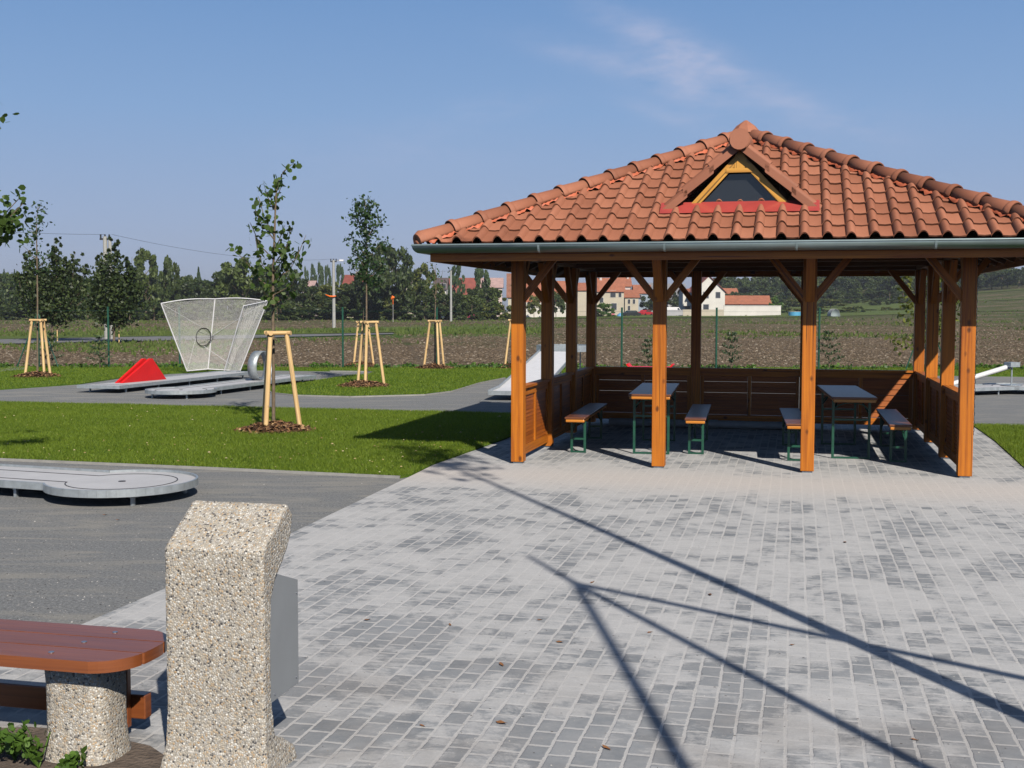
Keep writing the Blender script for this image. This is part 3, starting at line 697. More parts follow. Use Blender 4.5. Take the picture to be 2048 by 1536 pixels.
def edge_board(mb, p, q, wdt, y0, y1):   # board hanging inside the edge p->q (a,z)
    d_ = Vector((q[0]-p[0], q[1]-p[1])); L_ = d_.length; d_.normalize(); n_ = Vector((d_.y, -d_.x))
    cen = Vector((ac, zb_+hgt*.33)); 
    if (cen-Vector(p)).dot(n_) < 0: n_ = -n_
    m0 = Vector(p)+n_*wdt/2; m1 = Vector(q)+n_*wdt/2
    mb.beam((m0.x, (y0+y1)/2, m0.y), (m1.x, (y0+y1)/2, m1.y), abs(y1-y0), wdt, (n_.x, 0, n_.y))
T = tri(1)
mb = MB(); edge_board(mb, T[0], T[2], .072, bp-.03, bp); mb.build('barge_board', M['wood_gable'], dor)
mb = MB(); edge_board(mb, T[1], T[2], .072, bp-.033, bp-.003); mb.build('barge_board', M['wood_gable'], dor)
zc_ = zb_+hgt*.63; hx = hw*.37
mb = MB(); mb.add([(ac-hx+.02, bp-.01, zc_), (ac+hx-.02, bp-.01, zc_), (ac, bp-.01, zt-.06)], [[0,1,2]]); mb.beam((ac-hx+.05, bp-.025, zc_), (ac+hx-.05, bp-.025, zc_), .03, .045); mb.beam((ac, bp-.022, zc_+.02), (ac, bp-.022, zt-.10), .028, .11, (1,0,0))
mb.build('gable_panel', M['wood_gable'], dor)
mb = MB(); t2 = [(ac-hw*.88, zb_), (ac+hw*.88, zb_), (ac, zb_+hgt*.80)]
cl2 = [(ac-hw*.36, zc_-.02), (ac+hw*.36, zc_-.02)]
edge_board(mb, t2[0], cl2[0], .038, bp+.02, bp+.05); mb.build('window_frame', M['wood_edge'], dor)
mb = MB(); edge_board(mb, t2[1], cl2[1], .038, bp+.02, bp+.05); mb.build('window_frame', M['wood_edge'], dor)
def glassmat():
    m, t, b = newmat('dark_window'); b.inputs['Base Color'].default_value = (.02, .022, .025, 1); b.inputs['Roughness'].default_value = .04; b.inputs['Specular IOR Level'].default_value = .8; return m
M['glass'] = glassmat()
MB().add([(ac-hw*.8, bp+.045, zb_), (ac+hw*.8, bp+.045, zb_), (ac+hw*.32, bp+.045, zc_), (ac-hw*.32, bp+.045, zc_)], [[0,1,2,3]]).build('window_pane', M['glass'], dor)
# dormer roof: three stepped courses on both sides, running back into the main roof
hr = zt+.085                                   # ridge height
def side_roof(sg):
    mb = MB(); half = hw*1.62; slope = (hgt*.89)/hw; 
    nst = 3; y0 = bp-.115
    for k in range(nst):
        s0 = half*k/nst-.01; s1 = half*(k+1)/nst+.035
        z0 = hr-slope*s0*.94; z1 = hr-slope*s1*.94+.035
        def yback(s_, z_):   # where this height meets the main roof front face
            return rb0+HD*(z_-ZE)/RISE+.12
        zt_ = .035
        x0, x1 = ac+sg*s0, ac+sg*s1
        v_ = [(x0,y0,z0),(x1,y0,z1),(x1,max(yback(0,z1),y0+.02),z1),(x0,max(yback(0,z0),y0+.05),z0)]
        v2 = [(a_,b_,c_-zt_) for a_,b_,c_ in v_]
        # edge tile flange
        mb.add(v_+v2, [[0,1,2,3],[4,7,6,5],[0,4,5,1],[1,5,6,2],[2,6,7,3],[3,7,4,0]], [[(k+.5, sg*9+.5)]*4]*6)
        fl = [(x0,y0-.012,z0+.006),(x1,y0-.012,z1+.006),(x1,y0-.012,z1-.085),(x0,y0-.012,z0-.085)]
        fl2 = [(a_,b_+.02,c_) for a_,b_,c_ in fl]
        mb.add(fl+fl2, [[0,1,2,3],[4,7,6,5],[0,4,5,1],[1,5,6,2],[2,6,7,3],[3,7,4,0]], [[(k+.5, sg*9+3.5)]*4]*6)
        # rolls across (ridges running down the slope direction)
        nroll = int((yback(0, (z0+z1)/2)-y0)/PER)
        for r_ in range(max(nroll, 1)):
            yc = y0+.05+r_*PER+.05
            if yc < yback(0, z1)-.02:
                mb.tube([(x0, yc, z0+.0), (x1, yc, z1+.0)], .052, 10, True, True)
    o = mb.build('dormer_tiles', M['tile'], dor); return o
side_roof(-1); side_roof(1)
# dormer ridge with round end disc
mb = MB(); yb_ = rb0+HD*(hr-ZE)/RISE+.45
mb.tube([(ac, bp-.17, hr+.02), (ac+.0, bp+.22, hr+.03), (ac, bp+.24, hr+.03), (ac, yb_, hr+.10)], [.115, .105, .125, .11], 16, True, True); mb.build('dormer_ridge', M['tile'], dor)
mb = MB(); mb.tube([(ac, bp-.19, hr+.01), (ac, bp-.172, hr+.01)], .10, 18, True, False); mb.build('ridge_end_disc', M['tile'], dor)
# red flashing apron
mb = MB(); r0 = HD*((zb_-ZE)/RISE)
x0, x1 = ac-hw*1.62, ac+hw*1.62
zf_ = lambda run: ZE+RISE*run/HD
ya = bp-.01; yl = bp-.21
mb.add([(x0,ya,zb_+.02),(x1,ya,zb_+.02),(x1,yl,zf_(yl-rb0)+.05),(x0,yl,zf_(yl-rb0)+.05)], [[3,2,1,0]])
mb.build('flashing', M['flash'], dor)
# body of the dormer behind the glass (side cheeks)
# ---- gutters
def gutter(p, q, nrm):
    p = Vector(p); q = Vector(q); nrm = Vector(nrm); r_ = .072; mb = MB(); vs = []
    arc = [math.pi*k/10 for k in range(11)]
    d_ = (q-p).normalized()
    for c_, sgn in ((p, -1), (q, 1)):
        for t_ in arc:
            off = nrm*(-math.cos(t_)*r_); vs.append(c_+off+d_*sgn*(off.dot(nrm))+Vector((0, 0, -math.sin(t_)*r_*1.15)))
    mb.add(vs, [[k, k+1, k+12, k+11] for k in range(10)], None, 0, True)
    e0 = vs[10]; e1 = vs[21]
    o = mb.build('gutter', M['zinc'], pav); sm = o.modifiers.new('s', 'SOLIDIFY'); sm.thickness = .003
    MB().tube([e0, e1], .011, 8).build('gutter_bead', M['zinc'], o)
    L_ = (q-p).length; n_ = 5
    for k in range(1, n_):
        c_ = p+(q-p)*(k/n_); mb = MB()
        pts = [c_+nrm*(-math.cos(t_)*(r_+.004))+Vector((0, 0, -math.sin(t_)*(r_+.004)*1.15)) for t_ in arc]
        for i in range(10): mb.beam(pts[i], pts[i+1], .022, .004, (pts[i]+pts[i+1])/2-c_)
        mb.build('gutter_joint', M['zinc'], o)
gz = 2.432; go = OV+.018+.075
gutter((-go, -go, gz), (W+go, -go, gz-.006), (0, -1, 0)); gutter((W+go, -go, gz), (W+go, D+go, gz), (1, 0, 0))
gutter((W+go, D+go, gz), (-go, D+go, gz), (0, 1, 0)); gutter((-go, D+go, gz), (-go, -go, gz), (-1, 0, 0))
# ---- low walls
def low_wall(p, q, slats, gaps=()):
    """p,q local points on the inner side between posts; one panel"""
    p = Vector((*p, 0)); q = Vector((*q, 0)); d_ = (q-p).normalized(); L_ = (q-p).length
    root = MB().beam(p+Vector((0,0,.815)), q+Vector((0,0,.815)), .05, .10).build('wall_panel', M['wood'], pav)
    MB().beam(p+Vector((0,0,.868)), q+Vector((0,0,.868)), .11, .03).build('handrail', M['wood'], root)
    MB().beam(p+Vector((0,0,.135)), q+Vector((0,0,.135)), .05, .10).build('bottom_rail', M['wood'], root)
    for t_ in (.03, L_/2, L_-.03): MB().beam(p+d_*t_+Vector((0,0,.187)), p+d_*t_+Vector((0,0,.763)), .045 if t_ != L_/2 else .055, .05, d_).build('stile', M['wood'], root)
    mb = MB(); n_ = slats
    nv = Vector((-d_.y, d_.x, 0))
    for k in range(n_):
        z0 = .19+.575*k/n_; hh = .575/n_*(.95 if k in gaps else 1.06)
        for (u0, u1) in ((.05, L_/2-.027), (L_/2+.027, L_-.05)):
            mb.beam(p+d_*u0+Vector((0,0,z0+hh/2)), p+d_*u1+Vector((0,0,z0+hh/2)), .013, hh, (Vector((0,0,1))+nv*.16).normalized())
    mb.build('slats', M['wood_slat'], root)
for j in range(3):
    y0, y1 = D*j/3+PW/2+(.04 if j == 0 else 0), D*(j+1)/3-PW/2
    low_wall((0, y0), (0, y1), 13); low_wall((W, y0), (W, y1), 13)
    x0, x1 = W*j/3+PW/2, W*(j+1)/3-PW/2
    low_wall((x0, D), (x1, D), 7, (3, 5) if j < 2 else (3,))

# ------------------------------------------------------------------ beer tables & benches
def make_table(name, L_, Wd, H_, lab, cat, grp, inset):
    root = empty(name, label=lab, cat=cat, group=grp)
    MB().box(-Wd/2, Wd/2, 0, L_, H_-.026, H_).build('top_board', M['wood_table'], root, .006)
    mb = MB(); mb.box(-Wd/2+.012, Wd/2-.012, .006, .034, H_-.062, H_-.026); mb.box(-Wd/2+.012, Wd/2-.012, L_-.034, L_-.006, H_-.062, H_-.026)
    mb.build('end_batten', M['wood_edge'], root, .008)
    mb = MB(); mb.box(-Wd/2+.02, -Wd/2+.045, .04, L_-.04, H_-.056, H_-.026); mb.box(Wd/2-.045, Wd/2-.02, .04, L_-.04, H_-.056, H_-.026); mb.build('side_batten', M['wood_edge'], root)
    for s_, y in ((1, inset), (-1, L_-inset)):
        mb = MB(); hx_ = Wd/2-.045; t_ = .0145
        mb.box(-hx_-t_, -hx_+t_, y-t_, y+t_, .0, H_-.03); mb.box(hx_-t_, hx_+t_, y-t_, y+t_, .0, H_-.03)
        mb.box(-hx_+t_, hx_-t_, y-.012, y+.012, .010, .034); mb.box(-hx_+t_, hx_-t_, y-.012, y+.012, H_-.30, H_-.276)
        pts = [(hx_*math.cos(q), y, H_-.20+.11*math.sin(q)) for q in [math.pi*k/8 for k in range(9)]]
        mb.tube(pts, .008, 6)
        f = mb.build('leg_frame', M['green_steel'], root)
        mb = MB(); mb.beam((-hx_, y, H_-.22), (-hx_*.6, y+s_*.30, H_-.05), .02, .008); mb.beam((hx_, y, H_-.22), (hx_*.6, y+s_*.30, H_-.05), .02, .008); mb.build('strut', M['green_steel'], f)
    return root
def place_by(px4, z):
    """front-left, front-right, back-left, back-right pixels at height z -> front centre and heading"""
    fl, fr, bl, br_ = [gp(*p, z) for p in px4]; c0 = (fl+fr)/2; c1 = (bl+br_)/2; d_ = c1-c0
    return (c0.x, c0.y, 0), math.atan2(-d_.x, d_.y)
tabs = [([(1257,790),(1341,790),(1290,765),(1358,765)], 'beer table left of the pavilion centre, half hidden by a front post', .752),
        ([(1668,797),(1752,795),(1634,771),(1708,770)], 'beer table on the right inside the pavilion, left of the right-hand bench', .752)]
t0 = make_table('beer_table', 2.2, .50, .76, '', 'table', 'folding beer tables in the pavilion', .36)
for k, (q, lab, z) in enumerate(tabs):
    loc, rz = place_by(q, z)
    if k == 0: t0.location = loc; t0.rotation_euler = (0, 0, rz); t0['label'] = lab
    else: copy_tree(t0, loc, rz, None, lab)
bens = [([(1128,833),(1172,838),(1187,804),(1216,804)], 'leftmost beer bench, against the left low wall of the pavilion'),
        ([(1369,838),(1412,838),(1388,810),(1419,810)], 'beer bench between the two middle front posts, right of the left table'),
        ([(1574,848),(1616,849),(1562,817),(1594,816)], 'beer bench left of the right table, its near end behind a front post'),
        ([(1780,851),(1824,850),(1752,817),(1790,817)], 'rightmost beer bench, by the right low wall, partly in sun')]
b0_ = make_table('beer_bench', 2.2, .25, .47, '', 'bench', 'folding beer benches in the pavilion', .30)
for k, (q, lab) in enumerate(bens):
    loc, rz = place_by(q, .465)
    if k == 0: b0_.location = loc; b0_.rotation_euler = (0, 0, rz); b0_['label'] = lab
    else: copy_tree(b0_, loc, rz, None, lab)
# long pipe lying along the back wall
p0, p1 = gl(.35, D-.42, .075), gl(3.05, D-.42, .075)
pr = empty('grey_pipe', (p0+p1)/2, G, label='long grey plastic pipe lying on the floor along the back wall of the pavilion', cat='pipe')
h_ = (p1-p0).length/2
MB().tube([(-h_, 0, 0), (h_, 0, 0)], .06, 14).build('pipe_body', M['pipe'], pr)
MB().tube([(h_*.1, 0, 0), (h_*.1+.12, 0, 0)], .068, 14).build('pipe_socket', M['pipe'], pr)
# rain chain by the right eave
c_ = gp(1946, 872); mb = MB(); z = 2.36; k = 0
while z > .05:
    pts = [(.014*math.cos(t_)*(k % 2 == 0), .014*math.cos(t_)*(k % 2), z-.035+.035*math.sin(t_)) for t_ in [2*math.pi*q/8 for q in range(9)]]
    mb.tube(pts, .0048, 5, False); z -= .056; k += 1
ch = mb.build('rain_chain', M['black']); ch.location = (c_.x, c_.y, 0); tag(ch, 'black iron rain chain hanging to the grass beside the right front post', 'chain')

# ------------------------------------------------------------------ minigolf lanes
def lane(name, p0, p1, wd, circ_end, zt, lab, circ=.70, notch=0):
    """deck from p0 to p1 (world xy); circ_end 0: circle round p0"""
    p0 = Vector((p0[0], p0[1], 0)); p1 = Vector((p1[0], p1[1], 0)); d_ = p1-p0; L_ = d_.length
    root = empty(name, p0, math.atan2(d_.y, d_.x), label=lab, cat='minigolf lane')
    h = wd/2; poly = []
    if circ_end:
        th0 = math.asin(h/circ); n_ = 40
        poly = [(-circ*math.cos(t_)*-1 if False else circ*math.cos(t_), circ*math.sin(t_)) for t_ in [th0+(2*math.pi-2*th0)*k/n_ for k in range(n_+1)]]
        poly = poly+[(L_, -h), (L_, h)]
    else: poly = [(0, -h), (L_, -h), (L_, h), (0, h)]
    n_ = len(poly)
    MB().prism(poly if circ_end else poly, zt-.05, zt-.028).build('deck', M['slab'], root)
    mb = MB()
    for k in range(n_):
        a_, b_ = poly[k], poly[(k+1) % n_]
        mb.beam((*a_, zt-.04), (*b_, zt-.04), .020, .068)
    mb.build('rail', M['galv'], root)
    mb = MB()
    if circ_end:
        th0 = math.asin(.22/.5); ln = [(.5*math.cos(t_), .5*math.sin(t_)) for t_ in [th0+(2*math.pi-2*th0)*k/40 for k in range(41)]]
        ln = [(L_*.98, .22)]+ln+[(L_*.98, -.22)]
        for a_, b_ in zip(ln[:-1], ln[1:]): mb.beam((*a_, zt-.0255), (*b_, zt-.0255), .010, .004)
    else:
        mb.beam((.6, -h, zt-.0255), (.6, h, zt-.0255), .014, .004)
    mb.build('line_marking', M['line'], root)
    if circ_end:
        mb = MB(); mb.tube([(0, 0, zt-.027), (0, 0, zt-.0225)], .034, 14); mb.build('hole', M['line'], root)
    xs_ = [-.42, .9] if circ_end else [.35]
    x = xs_[-1]+1.25
    while x < L_-.2: xs_.append(x); x += 1.3
    for x in xs_:
        for s_ in (-1, 1):
            MB().beam((x, s_*(h-.07), 0.0), (x, s_*(h-.07), zt-.08), .03, .03).build('foot', M['galv'], root)
        MB().box(x-.02, x+.02, -h+.05, h-.05, zt-.10, zt-.07).build('cross_bar', M['galv'], root)
    return root, L_
# front lane entering from the left
Z3 = .17
c3 = gp(244, 957, Z3); f0 = gp(0, 927, Z3); n0 = gp(0, 958, Z3); cc = (f0+n0)/2
dirv = (cc-c3).normalized()
lane('minigolf_lane', c3, c3+dirv*5.6, .9, 1, Z3, 'pale minigolf lane with round end at the left edge, nearest of the lanes', .68)
# lane with loop
Zl = .17
c2 = gp(362, 777, Zl); e2 = gp(598, 749, Zl)
l2, L2 = lane('minigolf_lane', c2, e2, .9, 1, Zl, 'minigolf lane with round end and an upright grey loop, left of the nearest sapling', .68)
def local_on(root, wpt):
    a_ = root.rotation_euler[2]; dx, dy = wpt[0]-root.location[0], wpt[1]-root.location[1]
    return dx*math.cos(a_)+dy*math.sin(a_), -dx*math.sin(a_)+dy*math.cos(a_)
lx, ly = local_on(l2, gp(512, 758, Zl))
mb = MB(); vs = []; n = 36; rr = .33
for k in range(n+1):
    t_ = 2*math.pi*k/n; x_ = lx+.0+rr*math.sin(t_); z_ = Zl+rr-.02-rr*math.cos(t_)
    sh = (k/n-.5)*.14
    vs += [(x_, -.11+sh, z_), (x_, .11+sh, z_)]
mb.add(vs, [[2*k, 2*k+1, 2*k+3, 2*k+2] for k in range(n)], None, 0, True)
lo = mb.build('loop', M['galv'], l2); sm = lo.modifiers.new('s', 'SOLIDIFY'); sm.thickness = .02
# lane with red ridge and net
s1 = gp(196, 770, Zl); e1 = gp(470, 742, Zl)
l1, L1 = lane('minigolf_lane', s1, e1, 1.0, 0, Zl, 'minigolf lane with a pointed red wedge and a white net cage')
rx, ry = local_on(l1, gp(262, 765, Zl)); rx2, _ = local_on(l1, gp(330, 757, Zl))
mb = MB(); q0, q1, q2 = rx-.15, rx+1.15, rx2+.15; zz = Zl+.47
(xa, ya0), (xb, yb0) = local_on(l1, gp(244, 764, Zl)), local_on(l1, gp(333, 756, Zl)); zl_ = Zl-.03
for (o_, f_) in ((0, .66), (.13, .62)):
    xm = xa+(xb-xa)*f_; ym = ya0+(yb0-ya0)*f_; w_ = .035
    P4 = [(xa, ya0, zl_), (xb, yb0, zl_), (xm+w_, ym+w_*(yb0-ya0)/(xb-xa), zz), (xm-w_, ym-w_*(yb0-ya0)/(xb-xa), zz)]
    mb.add([(x, y+o_, z) for x, y, z in P4]+[(x, y+o_+.06, z) for x, y, z in P4], [[0,1,2,3],[7,6,5,4],[0,4,5,1],[1,5,6,2],[2,6,7,3],[3,7,4,0]])
mb.build('red_wedge', M['red'], l1)
# net cage
Yn = 31.9
netr = empty('net_cage'); netr.parent = l1; netr.matrix_parent_inverse = Matrix.Identity(4)
def toL(p):
    a_ = l1.rotation_euler[2]; dx, dy = p[0]-l1.location[0], p[1]-l1.location[1]
    return Vector((dx*math.cos(a_)+dy*math.sin(a_), -dx*math.sin(a_)+dy*math.cos(a_), p[2]))
A = at(322, 607, Yn-.3); B = at(430, 598, Yn+.9); C = at(535, 602, Yn+.5); Dn = at(487, 612, Yn-1.0)
a_b = at(374, 742, Yn+.2); b_b = at(416, 738, Yn+.9); c_b = at(480, 742, Yn+.5); d_b = at(448, 744, Yn-.4)
A, B, C, Dn, a_b, b_b, c_b, d_b = [toL(p) for p in (A, B, C, Dn, a_b, b_b, c_b, d_b)]
def arcp(p, q, n_=8, up=.10):
    return [p.lerp(q, k/n_)+Vector((0, 0, up*math.sin(math.pi*k/n_))) for k in range(n_+1)]
mb = MB()
top1 = arcp(A, B, 8, .05); top2 = arcp(B, C, 8, .05)
for c_ in (top1, top2, arcp(C, Dn, 6, 0), [A, a_b], [Dn, d_b], [C, c_b], [B, b_b], [a_b, b_b, c_b, d_b]): mb.tube(c_, .017, 6)
mb.build('frame', M['white'], netr)
def netpanel(mb, t0_, t1_, u0_, u1_, nu, nv):
    r_ = .0027
    for k in range(nu+1):
        f = k/nu; mb.tube([t0_.lerp(t1_, f), u0_.lerp(u1_, f)], r_, 3, False, False)
    for k in range(nv+1):
        f = k/nv; mb.tube([t0_.lerp(u0_, f), t1_.lerp(u1_, f)], r_, 3, False, False)
mb = MB(); netpanel(mb, A, B, a_b, b_b, 48, 58); netpanel(mb, B, C, b_b, c_b, 44, 58); netpanel(mb, C, Dn, c_b, d_b, 30, 52)
mb.build('net', M['net'], netr)
mb = MB(); hc = toL(at(407, 674, Yn+.66))
ux = (B-A).normalized(); ring = [hc+ux*.235*math.cos(t_)+Vector((0,0,1))*.245*math.sin(t_) for t_ in [2*math.pi*k/24 for k in range(25)]]
mb.tube(ring, .011, 6, False); tipn = hc+ux*.62+Vector((0, 0, .06))
for k in range(0, 24, 3): mb.tube([ring[k], hc+ux*.35+Vector((0,0,-.05)), tipn], .004, 3, False)
mb.build('catch_hoop', M['black'], netr)
mb = MB()
for k in (0, 6, 12, 18): mb.tube([ring[k], [C, A, a_b, c_b][k//6]], .005, 4, False)
mb.build('guy_cord', M['white'], netr)
# jump ramp lane behind the left wall
Zr = .16
r0 = gp(985, 782, Zr); r1p = gp(1060, 775, Zr)
up0 = at(990, 781, 24.0)
def ramp_lane():
    # start of the lane (low end) at left/near, rises to the far right, gap, then raised target table
    p0 = gp(1040, 779, Zr); p3 = gp(1128, 742, .2)
    d_ = Vector((p3.x-p0.x, p3.y-p0.y, 0)); d_.normalize()
    root = empty('ramp_lane', (p0.x, p0.y, 0), math.atan2(d_.y, d_.x), label='minigolf jump lane with white ramp and raised grey catch table behind the pavilion', cat='minigolf lane')
    h = .46; top = at(1122, 703, 29.0); L_ = (Vector((top.x, top.y, 0))-Vector((p0.x, p0.y, 0))).length; zt = top.z
    prof_ = [(-.9, Zr), (0.2, Zr+.02), (1.0, Zr+.10), (L_, zt)]
    mb = MB(); vs = []
    for x, z in prof_: vs += [(x, -h, z), (x, h, z), (x, -h, z-.03), (x, h, z-.03)]
    fs = []
    for k in range(len(prof_)-1):
        a_ = k*4; fs += [[a_, a_+4, a_+5, a_+1], [a_+2, a_+3, a_+7, a_+6]]
    fs += [[0,1,3,2],[12,14,15,13]]
    for k in range(3): a_ = k*4; fs += [[a_, a_+2, a_+6, a_+4], [a_+1, a_+5, a_+7, a_+3]]
    mb.add(vs, fs); mb.build('ramp', M['white'], root)
    mb = MB()
    for s_ in (-1, 1):
        for (xa, za), (xb, zb2) in zip(prof_[:-1], prof_[1:]): mb.beam((xa, s_*h, za+.01), (xb, s_*h, zb2+.01), .022, .07)
    mb.beam((-.9, -h, Zr-.01), (-.9, h, Zr-.01), .022, .08); mb.build('rail', M['galv'], root)
    for x in (L_-.15, L_*.55):
        z = Zr+.1+(zt-Zr-.1)*(x-1)/(L_-1)
        for s_ in (-1, 1): MB().beam((x, s_*(h-.06), 0), (x, s_*(h-.06), z-.03), .03, .03).build('support', M['galv'], root)
    # catch table
    x0 = L_+.35; mb = MB()
    octo = [(x0+.75+.75*math.cos(q), .72*math.sin(q)) for q in [math.pi/8+math.pi/4*k for k in range(8)]]
    mb.prism(octo, zt-.02, zt+.0); mb.build('catch_table', M['slab'], root)
    mb = MB()
    for k in range(8): mb.beam((*octo[k], zt+.05), (*octo[(k+1) % 8], zt+.05), .02, .16)
    mb.build('rim', M['galv'], root)
    mb = MB()
    for x, y in ((x0+.3, .35), (x0+.3, -.35), (x0+1.2, .35), (x0+1.2, -.35)): mb.beam((x, y, 0), (x, y, zt-.02), .035, .035)
    mb.build('table_leg', M['galv'], root)
    for k in range(6):
        x = x0+.35+.9*random.random(); y = random.uniform(-.45, .45); MB().box(x-.05, x+.05, y-.09, y+.09, zt+.001, zt+.055).build('baffle', M['galv'], root)
ramp_lane()
# lane at the right edge with inclined tube
c5 = gp(2034, 771, .15); e5 = gp(1770, 779, .15)
l5, L5 = lane('minigolf_lane', c5, e5, .9, 1, .17, 'minigolf lane with an inclined white tube, right of the pavilion', .70)
mb = MB(); q0 = toL.__call__ if False else None
a5 = l5.rotation_euler[2]
def to5(p):
    dx, dy = p[0]-l5.location[0], p[1]-l5.location[1]; return Vector((dx*math.cos(a5)+dy*math.sin(a5), -dx*math.sin(a5)+dy*math.cos(a5), p[2]))
Y5 = c5.y+.05
mb.tube([to5(at(1905, 768, Y5)), to5(at(2022, 732, Y5))], .055, 12); mb.build('tube', M['white'], l5)
tp = to5(at(2024, 729, Y5)); mb = MB(); mb.box(tp.x-.13, tp.x+.13, tp.y-.1, tp.y+.1, tp.z-.05, tp.z+.05); mb.build('tube_head', M['galv'], l5)
mb = MB(); mb.tube([(tp.x, tp.y, .15), (tp.x, tp.y, tp.z-.05)], .016, 8); mb.tube([(tp.x+.0, tp.y, .15), (tp.x, tp.y, .165)], .22, 18); mb.build('stand', M['galv'], l5)
# red topped lane behind the back wall
c6 = gp(1262, 745.5, .60); e6 = gp(1342, 745.5, .60)
cc = at(1301, 733, 27.5)
r6 = empty('red_obstacle', (cc.x, cc.y, 0), G, label='low red minigolf obstacle with upturned ends behind the back wall of the pavilion', cat='obstacle')
mb = MB(); hw6 = .46; zt6 = cc.z+.0
mb.box(-hw6, hw6, -.2, .2, zt6-.06, zt6); mb.beam((-hw6, 0, zt6-.02), (-hw6-.07, 0, zt6+.06), .4, .04, (1, 0, 0)); mb.beam((hw6, 0, zt6-.02), (hw6+.07, 0, zt6+.06), .4, .04, (1, 0, 0)); mb.build('red_board', M['red'], r6)
mb = MB()
for x in (-.35, .35):
    for y in (-.15, .15): mb.beam((x, y, 0), (x, y, zt6-.06), .03, .03)
mb.build('leg', M['galv'], r6)

# ------------------------------------------------------------------ litter bin column & bench (foreground)
def noisy(o, levels, strength, sz):
    s_ = o.modifiers.new('sub', 'SUBSURF'); s_.subdivision_type = 'SIMPLE'; s_.levels = levels; s_.render_levels = levels
    tx = bpy.data.textures.new('t', 'VORONOI'); tx.noise_scale = sz
    d_ = o.modifiers.new('d', 'DISPLACE'); d_.texture = tx; d_.strength = strength; d_.mid_level = .5; d_.texture_coords = 'LOCAL'
def extrude_profile(mb, prof_, x0, x1, taper=None):
    """profile (y,z) polygon extruded along x"""
    n_ = len(prof_); v_ = [(x0, y, z) for y, z in prof_]+[(x1, y, z) for y, z in prof_]
    if taper: v_ = [(taper(p)) for p in v_]
    mb.add(v_, [[k, (k+1) % n_, (k+1) % n_+n_, k+n_] for k in range(n_)])
    return v_
CB = gp(432, 1556, 0); CB = Vector((CB.x, CB.y, 0))
colr = empty('litter_column', (CB.x, CB.y, 0), G, label='upright washed-pebble concrete litter bin post with slanted head, in the foreground beside the bench', cat='litter bin')
# side profile strips (front y, back y, z) -> quads stacked for clean subdivision
CW = .40
prof_f = [(-.035,0),(-.02,.05),(-.008,.12),(0,.25),(0,.45),(0,.65),(0,.82),(.0,.860),(.010,.872),(.12,.94),(.225,1.008)]
prof_b = [(.245,0),(.24,.06),(.16,.115),(.085,.15),(.06,.30),(.06,.50),(.068,.66),(.115,.74),(.21,.82),(.255,.88),(.275,.955)]
def wx(z): return CW/2*(1.0+max(0, .14-z)*.9-.0*z)
mb = MB(); nx_ = 6; grid = []
vs = []; idx = {}
def vid(p):
    k = tuple(round(c, 5) for c in p)
    if k not in idx: idx[k] = len(vs); vs.append(p)
    return idx[k]
fs = []
ny = 3
rows = []
for (yf, zf), (yb2, zb3) in zip(prof_f, prof_b):
    ring = []
    pts = []
    for i in range(nx_+1):
        for j in range(ny+1):
            fx = i/nx_*2-1; fy = j/ny; z = zf*(1-fy)+zb3*fy; y = yf*(1-fy)+yb2*fy; pts.append((fx*wx(z), y, z))
    rows.append(pts)
def rid(r_, i, j): return vid(rows[r_][i*(ny+1)+j])
for r_ in range(len(rows)-1):
    for i in range(nx_):
        fs.append([rid(r_, i, 0), rid(r_, i+1, 0), rid(r_+1, i+1, 0), rid(r_+1, i, 0)])
        fs.append([rid(r_, i+1, ny), rid(r_, i, ny), rid(r_+1, i, ny), rid(r_+1, i+1, ny)])
    for j in range(ny):
        fs.append([rid(r_, 0, j+1), rid(r_, 0, j), rid(r_+1, 0, j), rid(r_+1, 0, j+1)])
        fs.append([rid(r_, nx_, j), rid(r_, nx_, j+1), rid(r_+1, nx_, j+1), rid(r_+1, nx_, j)])
for i in range(nx_):
    for j in range(ny):
        r_ = len(rows)-1; fs.append([rid(r_, i, j), rid(r_, i+1, j), rid(r_, i+1, j+1), rid(r_, i, j+1)])
mb.add(vs, fs, None, 0, True)
col_o = mb.build('column', M['pebble'], colr)
bv = col_o.modifiers.new('b', 'BEVEL'); bv.width = .012; bv.segments = 2; bv.limit_method = 'ANGLE'; bv.angle_limit = R(40)
noisy(col_o, 3, .004, .012)
# metal bin on the back
mb = MB(); xb_ = .185
pf = [(.062,.27),(.345,.27),(.345,.685),(.062,.780)]
n_ = 4; v_ = [(-xb_, y, z) for y, z in pf]+[(xb_, y, z) for y, z in pf]
mb.add(v_, [[0,1,5,4],[1,2,6,5],[2,3,7,6],[3,0,4,7],[3,2,1,0],[4,5,6,7]]); mb.build('metal_bin', M['binmetal'], colr, .0015)
mb = MB()
for y, z in ((.32,.30),(.12,.295),(.33,.635)): mb.tube([(xb_, y, z), (xb_+.004, y, z)], .004, 8)
mb.build('rivet', M['bolt'], colr)
